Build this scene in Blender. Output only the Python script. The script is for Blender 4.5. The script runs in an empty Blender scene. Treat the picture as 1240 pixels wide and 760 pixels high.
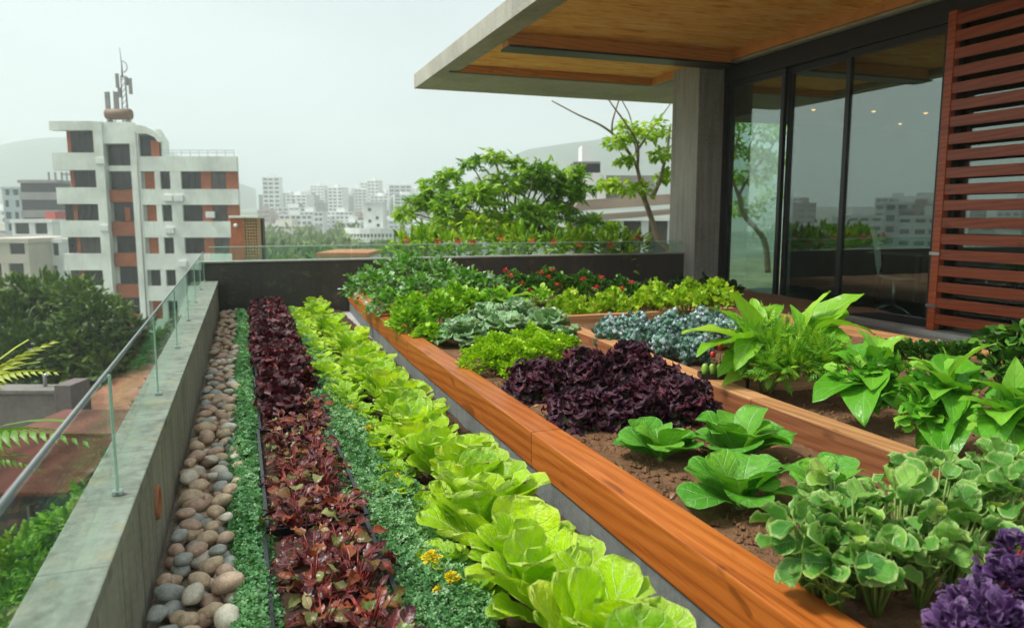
import bpy, bmesh, math, random
import numpy as np
from mathutils import Vector, Matrix, noise as mnoise
R = math.radians
PI = math.pi
scene = bpy.context.scene
COL = scene.collection
random.seed(7)
RNG = np.random.default_rng(7)

# ------------------------------------------------------------------ camera model (used to survey the site)
H, FPX, PITCH, YAW = 1.25, 900.0, R(7.47), R(20.1)
cp, sp, cyw, syw = math.cos(PITCH), math.sin(PITCH), math.cos(YAW), math.sin(YAW)

def ray(px, py):
    dx, dv = px - 620.0, 380.0 - py
    return dx, FPX * cp + dv * sp, -FPX * sp + dv * cp

def P(px, py, z):
    """ground point seen at a spot of the photo, on the level z"""
    dx, fw, up = ray(px, py)
    t = (z - H) / up
    r, f = dx * t, fw * t
    return Vector((r * cyw + f * syw, f * cyw - r * syw, z))

def V(px, py, D):
    dx, fw, up = ray(px, py)
    return dx * D / fw, H + up * D / fw

def W2(r, f):
    return r * cyw + f * syw, f * cyw - r * syw

# ------------------------------------------------------------------ objects
def tag(o, label=None, cat=None, group=None, kind=None):
    if label: o['label'] = label
    if cat: o['category'] = cat
    if group: o['group'] = group
    if kind: o['kind'] = kind
    return o

def thing(name, label, cat, loc=(0, 0, 0), rz=0.0, group=None):
    o = bpy.data.objects.new(name, None)
    COL.objects.link(o)
    o.empty_display_size = .1
    o.location = loc
    o.rotation_euler = (0, 0, rz)
    return tag(o, label, cat, group)

def link(name, me, parent=None, loc=None, rot=None, scale=None):
    o = bpy.data.objects.new(name, me)
    COL.objects.link(o)
    if parent: o.parent = parent
    if loc is not None: o.location = loc
    if rot is not None: o.rotation_euler = rot
    if scale is not None: o.scale = scale
    return o

def kids(o):
    return [c for c in COL.objects if c.parent == o]

def dup(root, loc, rz=0.0, scale=None, label=None, group=None):
    r = root.copy(); COL.objects.link(r)
    r.location = loc; r.rotation_euler = (0, 0, rz)
    if scale is not None: r.scale = scale
    if label: r['label'] = label
    if group: r['group'] = group
    for ch in root.children:
        c = ch.copy(); COL.objects.link(c); c.parent = r
        for g in ch.children:
            d = g.copy(); COL.objects.link(d); d.parent = c
    return r

class MB:
    def __init__(s): s.v = []; s.f = []; s.sm = []
    def box(s, x0, x1, y0, y1, z0, z1, M=None):
        n = len(s.v)
        c = [(x0, y0, z0), (x1, y0, z0), (x1, y1, z0), (x0, y1, z0), (x0, y0, z1), (x1, y0, z1), (x1, y1, z1), (x0, y1, z1)]
        if M is not None: c = [tuple(M @ Vector(p)) for p in c]
        s.v += c
        for q in ((3, 2, 1, 0), (4, 5, 6, 7), (0, 1, 5, 4), (1, 2, 6, 5), (2, 3, 7, 6), (3, 0, 4, 7)):
            s.f.append(tuple(n + i for i in q)); s.sm.append(False)
        return s
    def tube(s, pts, rad, n=8, cap=True):
        pts = [Vector(p) for p in pts]
        if not hasattr(rad, '__len__'): rad = [rad] * len(pts)
        b = len(s.v)
        pu = None
        for i, p in enumerate(pts):
            d = (pts[min(i + 1, len(pts) - 1)] - pts[max(i - 1, 0)])
            d = d.normalized() if d.length > 1e-9 else Vector((0, 0, 1))
            if pu is None:
                pu = d.cross(Vector((0, 0, 1)) if abs(d.z) < .9 else Vector((1, 0, 0))).normalized()
            else:
                pu = (pu - d * pu.dot(d)).normalized()
            w = d.cross(pu)
            for k in range(n):
                a = 2 * PI * k / n
                s.v.append(tuple(p + (pu * math.cos(a) + w * math.sin(a)) * rad[i]))
        for i in range(len(pts) - 1):
            for k in range(n):
                a, c = b + i * n + k, b + i * n + (k + 1) % n
                s.f.append((a, c, c + n, a + n)); s.sm.append(True)
        if cap:
            s.f.append(tuple(b + k for k in range(n))[::-1]); s.sm.append(False)
            e = b + (len(pts) - 1) * n
            s.f.append(tuple(e + k for k in range(n))); s.sm.append(False)
        return s
    def lathe(s, prof, c=(0, 0, 0), n=20):
        b = len(s.v)
        for r_, z in prof:
            for k in range(n):
                a = 2 * PI * k / n
                s.v.append((c[0] + r_ * math.cos(a), c[1] + r_ * math.sin(a), c[2] + z))
        for i in range(len(prof) - 1):
            for k in range(n):
                a, d = b + i * n + k, b + i * n + (k + 1) % n
                s.f.append((a, d, d + n, a + n)); s.sm.append(True)
        return s
    def prism(s, poly, y0, y1):
        """poly of (x, z), extruded along y"""
        n = len(s.v); k = len(poly)
        s.v += [(x, y0, z) for x, z in poly] + [(x, y1, z) for x, z in poly]
        s.f.append(tuple(range(n, n + k))); s.sm.append(False)
        s.f.append(tuple(range(n + 2 * k - 1, n + k - 1, -1))); s.sm.append(False)
        for i in range(k):
            j = (i + 1) % k
            s.f.append((n + j, n + i, n + k + i, n + k + j)); s.sm.append(False)
        return s
    def mesh(s, name, mat, bevel=0.0, seg=2):
        me = bpy.data.meshes.new(name)
        me.from_pydata(s.v, [], s.f)
        me.polygons.foreach_set('use_smooth', s.sm)
        bm = bmesh.new(); bm.from_mesh(me)
        bmesh.ops.recalc_face_normals(bm, faces=bm.faces)
        if bevel:
            es = [e for e in bm.edges if len(e.link_faces) == 2 and e.calc_face_angle(0) > .6]
            bmesh.ops.bevel(bm, geom=es, offset=bevel, segments=seg, affect='EDGES', clamp_overlap=True, profile=.6)
        bm.to_mesh(me); bm.free()
        me.materials.append(mat)
        me.update()
        return me
    def build(s, name, mat, parent=None, bevel=0.0, **k):
        return link(name, s.mesh(name, mat, bevel), parent, **k)

# ------------------------------------------------------------------ materials
class NT:
    def __init__(s, name):
        s.m = bpy.data.materials.new(name); s.m.use_nodes = True
        s.t = s.m.node_tree; s.t.nodes.clear()
        s.out = s.t.nodes.new('ShaderNodeOutputMaterial')
    def n(s, typ, **kw):
        nd = s.t.nodes.new(typ)
        for k, v in kw.items():
            if k.startswith('_'): setattr(nd, k[1:], v)
            else: s.set(nd.inputs[k if not k.startswith('i') or not k[1:].isdigit() else int(k[1:])], v)
        return nd
    def set(s, sock, v):
        if isinstance(v, bpy.types.NodeSocket): s.t.links.new(v, sock)
        elif isinstance(v, bpy.types.Node): s.t.links.new(v.outputs[0], sock)
        elif isinstance(v, tuple) and len(v) == 3 and sock.type == 'RGBA': sock.default_value = (*v, 1)
        else: sock.default_value = v
    def math(s, op, a, b=0.0, c=None, clamp=False):
        nd = s.t.nodes.new('ShaderNodeMath'); nd.operation = op; nd.use_clamp = clamp
        s.set(nd.inputs[0], a); s.set(nd.inputs[1], b)
        if c is not None: s.set(nd.inputs[2], c)
        return nd.outputs[0]
    def mix(s, f, a, b, typ='MIX'):
        nd = s.t.nodes.new('ShaderNodeMix'); nd.data_type = 'RGBA'; nd.blend_type = typ
        s.set(nd.inputs[0], f); s.set(nd.inputs[6], a); s.set(nd.inputs[7], b)
        return nd.outputs[2]
    def ramp(s, f, stops, interp='LINEAR'):
        nd = s.t.nodes.new('ShaderNodeValToRGB'); nd.color_ramp.interpolation = interp
        el = nd.color_ramp.elements
        while len(el) < len(stops): el.new(.5)
        for e, (p, c) in zip(el, stops):
            e.position = p; e.color = (*c, 1) if isinstance(c, tuple) else (c, c, c, 1)
        s.set(nd.inputs[0], f)
        return nd.outputs[0]
    def coord(s, kind='Object', scale=(1, 1, 1), rot=(0, 0, 0)):
        tc = s.t.nodes.new('ShaderNodeTexCoord')
        mp = s.t.nodes.new('ShaderNodeMapping'); mp.inputs['Scale'].default_value = scale
        mp.inputs['Rotation'].default_value = rot
        s.t.links.new(tc.outputs[kind], mp.inputs[0])
        return mp.outputs[0]
    def noise(s, vec, scale=5., detail=4., rough=.55, dist=0.):
        return s.n('ShaderNodeTexNoise', Vector=vec, Scale=scale, Detail=detail, Roughness=rough, Distortion=dist).outputs[0]
    def bump(s, h, strength=.3, dist=.01, normal=None):
        nd = s.n('ShaderNodeBump', Height=h, Strength=strength, Distance=dist)
        if normal is not None: s.set(nd.inputs['Normal'], normal)
        return nd.outputs[0]
    def finish(s, col, rough=.6, bump=None, metal=0., spec=.5, **kw):
        p = s.t.nodes.new('ShaderNodeBsdfPrincipled')
        s.set(p.inputs['Base Color'], col); s.set(p.inputs['Roughness'], rough)
        s.set(p.inputs['Metallic'], metal); s.set(p.inputs['Specular IOR Level'], spec)
        if bump is not None: s.set(p.inputs['Normal'], bump)
        for k, v in kw.items(): s.set(p.inputs[k], v)
        s.t.links.new(p.outputs[0], s.out.inputs[0])
        s.p = p
        return s.m

def pbr(name, col, rough=.6, var=.18, scale=6., bump=.15, bdist=.01, metal=0., spec=.5, stretch=(1, 1, 1)):
    t = NT(name)
    c = t.coord('Object', stretch)
    n1 = t.noise(c, scale, 5.)
    n2 = t.noise(c, scale * .21, 3.)
    f = t.math('MULTIPLY', t.math('ADD', n1, n2), .5)
    lo = tuple(x * (1 - var * 1.4) for x in col); hi = tuple(min(1, x * (1 + var * 1.4)) for x in col)
    k = t.ramp(f, [(.3, lo), (.7, hi)])
    b = t.bump(t.noise(c, scale * 5, 4.), bump, bdist) if bump else None
    return t.finish(k, rough, b, metal, spec)

def leafmat(name, stops, vein=None, vw=.10, side=0, edge=None, ew=.7, trans=.35, rough=.42, mott=.25, mscale=30., bump=0., bscale=60., tcol=None, spec=.35, gem=.0, gcol=None):
    t = NT(name)
    at = t.n('ShaderNodeAttribute', _attribute_name='rnd')
    base = t.ramp(at.outputs['Fac'], stops)
    oc = t.coord('Object')
    nz = t.noise(oc, mscale, 3.)
    uvn = t.n('ShaderNodeUVMap')
    sx = t.n('ShaderNodeSeparateXYZ', Vector=uvn.outputs[0])
    u, v = sx.outputs[0], sx.outputs[1]
    au = t.math('MULTIPLY', t.math('ABSOLUTE', t.math('SUBTRACT', u, .5)), 2.)
    col = base
    if gcol is not None:      # colour that changes from the leaf's base to its rim
        g = t.n('ShaderNodeMapRange', Value=t.math('ADD', v, t.math('MULTIPLY', t.math('SUBTRACT', nz, .5), .7)))
        g.inputs[1].default_value = gem; g.inputs[2].default_value = gem + .45
        col = t.mix(g.outputs[0], gcol, col)
    val = t.math('ADD', t.math('MULTIPLY', nz, mott * 2), 1 - mott)
    col = t.mix(1., col, val, 'MULTIPLY')
    vm = None
    if vein is not None:
        m = t.n('ShaderNodeMapRange', Value=au); m.inputs[1].default_value = vw * .35; m.inputs[2].default_value = vw
        m.inputs[3].default_value = 1; m.inputs[4].default_value = 0
        taper = t.math('SUBTRACT', 1.15, v)
        vm = t.math('MULTIPLY', m.outputs[0], taper, clamp=True)
        if side:
            ph = t.math('SUBTRACT', v, t.math('MULTIPLY', au, .28))
            sn = t.math('SINE', t.math('ADD', t.math('MULTIPLY', ph, side * 6.283), t.math('MULTIPLY', nz, 1.5)))
            sv = t.n('ShaderNodeMapRange', Value=sn); sv.inputs[1].default_value = .86; sv.inputs[2].default_value = 1.
            vm = t.math('MAXIMUM', vm, t.math('MULTIPLY', sv.outputs[0], .45))
        col = t.mix(vm, col, vein)
    if edge is not None:
        e1 = t.n('ShaderNodeMapRange', Value=t.math('MAXIMUM', au, t.math('MULTIPLY', v, .98)))
        e1.inputs[1].default_value = ew; e1.inputs[2].default_value = min(1, ew + .25)
        col = t.mix(t.math('MULTIPLY', e1.outputs[0], .85), col, edge)
    nrm = None
    if bump:
        hgt = t.noise(oc, bscale, 2.)
        if vm is not None: hgt = t.math('SUBTRACT', hgt, t.math('MULTIPLY', vm, .8))
        nrm = t.bump(hgt, bump, .006)
    p = t.n('ShaderNodeBsdfPrincipled', Roughness=rough)
    t.set(p.inputs['Base Color'], col); t.set(p.inputs['Specular IOR Level'], spec)
    if nrm is not None: t.set(p.inputs['Normal'], nrm)
    if trans:
        tc = t.mix(1., col, tcol or (1.0, 1.0, .55), 'MULTIPLY')
        tr = t.n('ShaderNodeBsdfTranslucent', Color=tc)
        if nrm is not None: t.set(tr.inputs['Normal'], nrm)
        mx = t.n('ShaderNodeMixShader', i0=trans, i1=p.outputs[0], i2=tr.outputs[0])
        t.t.links.new(mx.outputs[0], t.out.inputs[0])
    else:
        t.t.links.new(p.outputs[0], t.out.inputs[0])
    return t.m

def glassmat(name, tint=(.86, .95, .91), ior=1.5, extra=0.0, rough=0.0):
    t = NT(name)
    tr = t.n('ShaderNodeBsdfTransparent', Color=tint)
    gl = t.n('ShaderNodeBsdfGlossy', Color=(.92, 1., .97), Roughness=rough)
    lw = t.n('ShaderNodeLayerWeight', Blend=.5)
    fr = t.math('POWER', lw.outputs['Facing'], 5.)
    fac = t.math('ADD', t.math('MULTIPLY', fr, ior), extra, clamp=True)
    mx = t.n('ShaderNodeMixShader', i0=fac, i1=tr.outputs[0], i2=gl.outputs[0])
    t.t.links.new(mx.outputs[0], t.out.inputs[0])
    return t.m

def concrete(name, col, streak=.35, scale=2.5, lichen=None, rough=.75, boards=0., joints=0.):
    t = NT(name)
    c = t.coord('Object')
    big = t.noise(c, scale, 6., .6)
    fine = t.noise(c, 45., 4.)
    st = t.noise(t.coord('Object', (9., 9., .5)), 1.5, 5., .6)
    f = t.math('ADD', t.math('MULTIPLY', big, .6), t.math('MULTIPLY', fine, .4))
    k = t.ramp(f, [(.32, tuple(x * .62 for x in col)), (.5, col), (.7, tuple(min(1, x * 1.3) for x in col))])
    k = t.mix(t.math('MULTIPLY', t.ramp(st, [(.48, 0.), (.7, 1.)]), streak), k, tuple(x * .38 for x in col))
    if lichen:
        ln = t.noise(c, 7., 6., .7)
        k = t.mix(t.math('MULTIPLY', t.ramp(ln, [(.56, 0.), (.66, 1.)]), .55), k, lichen)
    h = t.math('ADD', fine, t.math('MULTIPLY', big, .6))
    if boards or joints:
        sx = t.n('ShaderNodeSeparateXYZ', Vector=t.t.nodes.new('ShaderNodeTexCoord').outputs['Object'])
        per = boards or joints
        fr = t.math('FRACT', t.math('DIVIDE', sx.outputs[1], per))
        ln2 = t.math('LESS_THAN', fr, .05 if boards else .015)
        k = t.mix(t.math('MULTIPLY', ln2, .55), k, tuple(x * .35 for x in col))
        h = t.math('SUBTRACT', h, t.math('MULTIPLY', ln2, 1.2))
    return t.finish(k, rough, t.bump(h, .35, .008), 0., .35)

def wood(name, dark, mid, light, rough=.36, along=1, bump=.18, knots=.5, spec=.5):
    t = NT(name)
    sc = [7., 7., 7.]; sc[along] = .55
    c = t.coord('Object', tuple(sc))
    warp = t.noise(c, .9, 3., .5)
    rings = t.n('ShaderNodeTexWave', Vector=c, Scale=1.7, Distortion=7.0, Detail=3.0, _wave_type='BANDS', _bands_direction='DIAGONAL')
    rings.inputs['Detail Scale'].default_value = .8
    fs = [95., 95., 95.]; fs[along] = 1.8
    fib = t.noise(t.coord('Object', tuple(fs)), 1.6, 4., .6)
    f = t.math('ADD', t.math('MULTIPLY', rings.outputs['Fac'], .17), t.math('ADD', t.math('MULTIPLY', fib, .48), t.math('MULTIPLY', warp, .40)))
    k = t.ramp(f, [(.22, dark), (.48, mid), (.82, light)])
    oi = t.t.nodes.new('ShaderNodeObjectInfo')
    k = t.mix(1., k, t.math('ADD', t.math('MULTIPLY', oi.outputs['Random'], .35), .8), 'MULTIPLY')
    kn = t.noise(t.coord('Object', tuple(9. if i != along else 3.2 for i in range(3))), 1.0, 2., .5, .8)
    k = t.mix(t.math('MULTIPLY', t.ramp(kn, [(.64, 0.), (.72, 1.)]), knots), k, tuple(x * .3 for x in dark))
    rr = t.math('ADD', t.math('MULTIPLY', fib, .22), rough - .08)
    return t.finish(k, rr, t.bump(f, bump, .004), 0., spec)

# ------------------------------------------------------------------ foliage
def clods(m, x0, x1, y0, y1, z, n, seed, smin=.005, smax=.016):
    """loose crumbs of earth, part of the soil mesh"""
    r = random.Random(seed)
    for _ in range(n):
        s = r.uniform(smin, smax) * (1.6 if r.random() < .08 else 1); x, y = r.uniform(x0, x1), r.uniform(y0, y1); b = len(m.v)
        a0 = r.uniform(0, 6.28); k = [r.uniform(.6, 1.2) for _ in range(7)]
        for i in range(5):
            a = a0 + i * 1.2566; m.v.append((x + s * k[i] * math.cos(a), y + s * k[i] * math.sin(a), z - s * .2))
        m.v.append((x + s * .2 * k[5], y, z + s * .75 * k[6]))
        for i in range(5): m.f.append((b + i, b + (i + 1) % 5, b + 5)); m.sm.append(False)
    return m

def pf(kind, v):
    if kind == 'obov': w = v ** .8 * np.sqrt(np.clip(1 - v ** 7, 0, 1)); return w / .84
    if kind == 'oval': return 2 * np.sqrt(np.clip(v * (1 - v), 0, 1))
    if kind == 'ovate': return np.sin(PI * v ** .62) ** .9
    if kind == 'lance': return np.sin(PI * v ** .8)
    if kind == 'fan': return v ** .6 * np.sqrt(np.clip(1 - v ** 9, 0, 1)) / .85
    if kind == 'round': return np.sqrt(np.clip(1 - (2 * v - 1) ** 2, 0, 1)) ** .85
    return np.ones_like(v)

def leaf(L=1., W=.4, prof='oval', nl=4, nw=2, bend=.5, cup=.1, ruf=0., freq=3., pet=0., fold=0., lob=0., lobn=4., seed=0, curl=0., pw=.05):
    r = np.random.default_rng(seed)
    s = np.linspace(0, 1, nl + 1)
    v = np.sin(s * PI / 2) * .55 + s * .45
    vv = np.clip((v - pet) / (1 - pet), 0, 1)
    w = pf(prof, vv)
    if lob: w = w * (1 - lob * np.abs(np.sin(vv * PI * lobn)))
    w = np.maximum(w, pw * (1 - v)) * W
    u = np.linspace(-1, 1, nw + 1)
    th = -bend * v ** 1.4 - curl * np.clip(v - .7, 0, 1) * 5
    ds = np.diff(v, prepend=0.) * L
    y = np.cumsum(np.cos(th) * ds); z = np.cumsum(np.sin(th) * ds)
    U, Vv = np.meshgrid(u, v)
    Wd = w[:, None] * np.ones_like(U)
    off = cup * U ** 2 * Wd + fold * np.abs(U) * Wd
    if ruf:
        p1, p2 = r.uniform(0, 6.28, 2)
        ph = np.where(U > 0, p1, p2)
        off = off + ruf * W * np.abs(U) ** 1.6 * (np.sin(2 * PI * freq * Vv + ph) + .5 * np.sin(2 * PI * freq * 1.9 * Vv + ph * 2.1)) * np.clip(vv[:, None] * 2.5, 0, 1)
        off = off + ruf * W * .8 * np.clip(Vv - .75, 0, 1) * 4 * np.sin(U * 2 * PI * 1.2 + p2)
    X = U * Wd
    Y = y[:, None] - np.sin(th)[:, None] * off
    Z = z[:, None] + np.cos(th)[:, None] * off
    verts = np.stack([X, Y, Z], -1).reshape(-1, 3)
    uv = np.stack([U * .5 + .5, Vv], -1).reshape(-1, 2)
    fs = []
    for i in range(nl):
        for j in range(nw):
            a = i * (nw + 1) + j
            fs.append((a, a + 1, a + nw + 2, a + nw + 1))
    return verts, np.array(fs), uv

def rotm(yaw, pitch, roll):
    cy_, sy_, cp_, sp_, cr, sr = np.cos(yaw), np.sin(yaw), np.cos(pitch), np.sin(pitch), np.cos(roll), np.sin(roll)
    z = np.zeros_like(yaw); o = np.ones_like(yaw)
    Rz = np.stack([np.stack([cy_, -sy_, z], -1), np.stack([sy_, cy_, z], -1), np.stack([z, z, o], -1)], -2)
    Rx = np.stack([np.stack([o, z, z], -1), np.stack([z, cp_, -sp_], -1), np.stack([z, sp_, cp_], -1)], -2)
    Ry = np.stack([np.stack([cr, z, sr], -1), np.stack([z, o, z], -1), np.stack([-sr, z, cr], -1)], -2)
    return Rz @ Rx @ Ry

def combine(parts):
    """parts: (template, pos, az, pitch, roll, scale) -> one template"""
    vs, fs, us, n = [], [], [], 0
    for T, pos, az, pi_, ro, sc in parts:
        M = rotm(np.array([az]), np.array([pi_]), np.array([ro]))[0]
        vs.append(T[0] @ M.T * sc + np.array(pos)); fs.append(T[1] + n); us.append(T[2]); n += len(T[0])
    return np.concatenate(vs), np.concatenate(fs), np.concatenate(us)

class Fol:
    def __init__(s): s.V = []; s.F = []; s.U = []; s.N = []; s.n = 0
    def add(s, T, pos, az, pitch, roll=0., scale=1., rnd=None):
        """az: compass direction the leaf points to (radians, x axis = 0)"""
        pos = np.atleast_2d(np.asarray(pos, float)); m = len(pos)
        bc = lambda a: np.broadcast_to(np.asarray(a, float), (m,)).copy()
        M = rotm(bc(az) - PI / 2, bc(pitch), bc(roll))
        k = len(T[0])
        vs = np.einsum('mij,kj->mki', M, T[0]) * bc(scale)[:, None, None] + pos[:, None, :]
        s.V.append(vs.reshape(-1, 3))
        s.F.append((T[1][None] + (np.arange(m) * k)[:, None, None] + s.n).reshape(-1, 4))
        s.U.append(np.tile(T[2], (m, 1)))
        rr = RNG.random(m) if rnd is None else bc(rnd)
        s.N.append(np.repeat(rr, k)); s.n += m * k
    def mesh(s, name, mat):
        v = np.concatenate(s.V); f = np.concatenate(s.F); u = np.concatenate(s.U); r = np.concatenate(s.N)
        me = bpy.data.meshes.new(name)
        me.vertices.add(len(v)); me.vertices.foreach_set('co', v.ravel().astype(np.float32))
        me.loops.add(len(f) * 4); me.loops.foreach_set('vertex_index', f.ravel().astype(np.int32))
        me.polygons.add(len(f)); me.polygons.foreach_set('loop_start', (np.arange(len(f)) * 4).astype(np.int32))
        me.update(calc_edges=True)
        me.polygons.foreach_set('use_smooth', np.ones(len(f), bool))
        uvl = me.uv_layers.new(name='UVMap'); uvl.data.foreach_set('uv', u[f.ravel()].ravel().astype(np.float32))
        a = me.attributes.new('rnd', 'FLOAT', 'POINT'); a.data.foreach_set('value', r.astype(np.float32))
        me.materials.append(mat)
        me.update()
        return me
    def build(s, name, mat, parent=None, **k):
        return link(name, s.mesh(name, mat), parent, **k)

def clump(fo, T, c, rad, n, size, flat=1., up=.35, jit=.5, shell=.55, low=-.25, rnd=None, sv=.25):
    """leaves over and inside an ellipsoid crown; T may be a list of templates"""
    Ts = T if isinstance(T, list) else [T]
    for Tk in Ts:
        m = max(1, n // len(Ts))
        d = RNG.normal(size=(m * 2 + 8, 3)); d /= np.linalg.norm(d, axis=1)[:, None]
        d = d[d[:, 2] > low][:m]; m = len(d)
        rr = shell + (1 - shell) * RNG.random(m) ** .7
        lump = 1 + .26 * np.sin(d[:, 0] * 5 + c[0] * 7) * np.sin(d[:, 1] * 5 + c[1] * 5) + .14 * np.sin(d[:, 2] * 9 + d[:, 0] * 6) + RNG.normal(0, .07, m)
        pos = np.array(c) + d * (rr * lump)[:, None] * np.array(rad)
        az = np.arctan2(d[:, 1], d[:, 0]) + RNG.normal(0, jit, m)
        el = np.arcsin(np.clip(d[:, 2], -1, 1)) * flat + up + RNG.normal(0, jit * .6, m)
        fo.add(Tk, pos, az, el, RNG.normal(0, jit * .7, m), size * (1 + RNG.uniform(-sv, sv, m)), rnd)
    return fo
# ================================================================== shared materials
M_wall = concrete('board_concrete', (.30, .29, .235), .5, 2.2, None, .8, boards=.34)
M_cop = concrete('coping_stone', (.26, .265, .225), .75, 4.0, (.36, .29, .16), .62, joints=.46)
M_back = concrete('dark_render', (.062, .058, .05), .3, 1.4, (.15, .12, .08), .6)
M_backcop = concrete('pale_coping', (.34, .34, .30), .2, 3.)
M_deck = concrete('deck_concrete', (.42, .42, .40), .1, 1.2)
M_roof = concrete('roof_concrete', (.40, .39, .33), .3, 1.1)
M_col = concrete('column_concrete', (.33, .325, .29), .55, .8)
M_base = concrete('planter_base', (.17, .185, .185), .45, 2.2)
M_beam = wood('honey_timber', (.14, .030, .006), (.41, .110, .016), (.56, .19, .04), .36, 1, .2, .5, .5)
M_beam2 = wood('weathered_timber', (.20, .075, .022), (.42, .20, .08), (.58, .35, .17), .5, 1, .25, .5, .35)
M_beamx = wood('weathered_timber_across', (.20, .075, .022), (.42, .20, .08), (.58, .35, .17), .5, 0, .25, .5, .35)
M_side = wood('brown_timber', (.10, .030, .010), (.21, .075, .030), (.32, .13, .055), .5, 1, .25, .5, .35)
M_slat = wood('red_timber', (.10, .017, .005), (.30, .052, .012), (.46, .11, .028), .36, 1, .2, .4, .55)
M_trim = wood('soffit_timber', (.34, .12, .03), (.62, .26, .07), (.7, .35, .12), .5, 0, .15, .2)
M_black = pbr('black_metal', (.012, .013, .013), .4, .1, 8, .05)
M_steel = pbr('brushed_steel', (.55, .57, .57), .3, .08, 20, .05, metal=1.)
M_rail = pbr('rail_steel', (.20, .24, .23), .4, .1, 20, .05)
M_tray = pbr('black_plastic', (.010, .011, .013), .38, .1, 8, .05)
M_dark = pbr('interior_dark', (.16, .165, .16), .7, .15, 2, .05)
M_white = pbr('white_plastic', (.75, .76, .74), .4, .05, 6, .03)
M_glass = glassmat('railing_glass', (.88, .965, .93), .25, .05)
M_edge = pbr('glass_edge', (.42, .55, .47), .15, .1, 10, 0, spec=.8)
M_door = glassmat('door_glass', (.74, .83, .79), .8, .16)
M_stem = pbr('green_stem', (.16, .26, .05), .5, .2, 20, .1)
M_bark = pbr('grey_bark', (.16, .13, .095), .8, .3, 12, .6, .02, stretch=(1, 1, .35))
M_pale_bark = pbr('plumeria_bark', (.26, .20, .14), .7, .3, 10, .4, .01)

def soffit_mat():
    t = NT('woven_bamboo')
    c = t.coord('Object', (2.6, 17., 8.))
    a = t.noise(c, 1.1, 5., .65, .6)
    b = t.noise(t.coord('Object', (.8, 3., 1.)), 1.4, 3.)
    f = t.math('ADD', t.math('MULTIPLY', a, .75), t.math('MULTIPLY', b, .3))
    k = t.ramp(f, [(.34, (.46, .15, .022)), (.5, (.96, .44, .09)), (.68, (1., .70, .28))])
    return t.finish(k, .7, t.bump(a, .5, .01), 0., .25)
M_soffit = soffit_mat()

def soil_mat(name, col):
    t = NT(name)
    c = t.coord('Object')
    a = t.noise(c, 26., 6., .65); b = t.noise(c, 3., 4.); g = t.noise(c, 140., 2.)
    f = t.math('ADD', t.math('MULTIPLY', a, .5), t.math('ADD', t.math('MULTIPLY', b, .3), t.math('MULTIPLY', g, .2)))
    k = t.ramp(f, [(.3, tuple(x * .42 for x in col)), (.52, col), (.72, tuple(x * 1.6 for x in col))])
    return t.finish(k, .95, t.bump(f, .9, .02), 0., .2)
M_soil = soil_mat('brown_soil', (.165, .088, .045))
M_soild = soil_mat('dark_soil', (.07, .042, .026))

def soil_sheet(x0, x1, y0, y1, z, step, amp, thick=.12, seed=0):
    nx = max(2, int((x1 - x0) / step)); ny = max(2, int((y1 - y0) / step))
    m = MB()
    for j in range(ny + 1):
        for i in range(nx + 1):
            x = x0 + (x1 - x0) * i / nx; y = y0 + (y1 - y0) * j / ny
            q = Vector((x * 5 + seed, y * 5, seed))
            h = mnoise.noise(q) * .6 + mnoise.noise(q * 3.1) * .35 + max(0, mnoise.noise(q * 7)) * .5
            m.v.append((x, y, z + h * amp))
    for j in range(ny):
        for i in range(nx):
            a = j * (nx + 1) + i
            m.f.append((a, a + 1, a + nx + 2, a + nx + 1)); m.sm.append(True)
    return m

# ================================================================== terrace and its walls
tag(MB().box(-.44, 13, -2.5, 10.4, -.35, 0).build('terrace_floor', M_deck), kind='structure')
tag(MB().box(-.40, 12.8, -2.3, 10.3, -12, -.352).build('terrace_podium', M_wall), kind='structure')

def inner(y): return -.262 - (10 - y) * .0062
w = thing('parapet_wall', 'low board marked concrete parapet wall running along the pebble strip', 'wall', (0, 0, 0))
for nm, mt_, z0, z1, o_ in (('wall_body', M_wall, -.6, .412, .008), ('coping', M_cop, .414, .452, 0)):
    m = MB().box(-.45 - .012 * (o_ == 0), 0, -.6, 9.966, z0, z1)
    m.v = [(x if x < -.1 else inner(y) - o_, y, z) for x, y, z in m.v]
    m.build(nm, mt_, w, .006)
m = MB(); ring = []; xi = inner(2.8)
for k in range(25):
    a = 2 * PI * k / 24
    ring.append((xi - .006, 2.8 + math.cos(a) * .052, .25 + math.sin(a) * .052))
m.tube(ring, .011, 8, False).build('drain_ring', pbr('terracotta', (.38, .15, .07), .8), w)
m = MB(); n0 = 24
m.v = [(xi - .003, 2.8 + math.cos(2 * PI * k / n0) * .05, .25 + math.sin(2 * PI * k / n0) * .05) for k in range(n0)]
m.f = [tuple(range(n0))]; m.sm = [False]
m.build('drain_dark_disc', M_black, w)  # flat black disc painting the dark inside of the pipe; no opening is cut
w = thing('parapet_wall', 'dark grey rendered wall closing the far end of the garden beds', 'wall', (0, 10, 0))
MB().box(-.45, 6.56, -.03, .15, -.6, .672).build('wall_body', M_back, w, .004)
MB().box(-.46, 6.56, -.045, .16, .674, .694).build('coping', M_backcop, w, .004)

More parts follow.
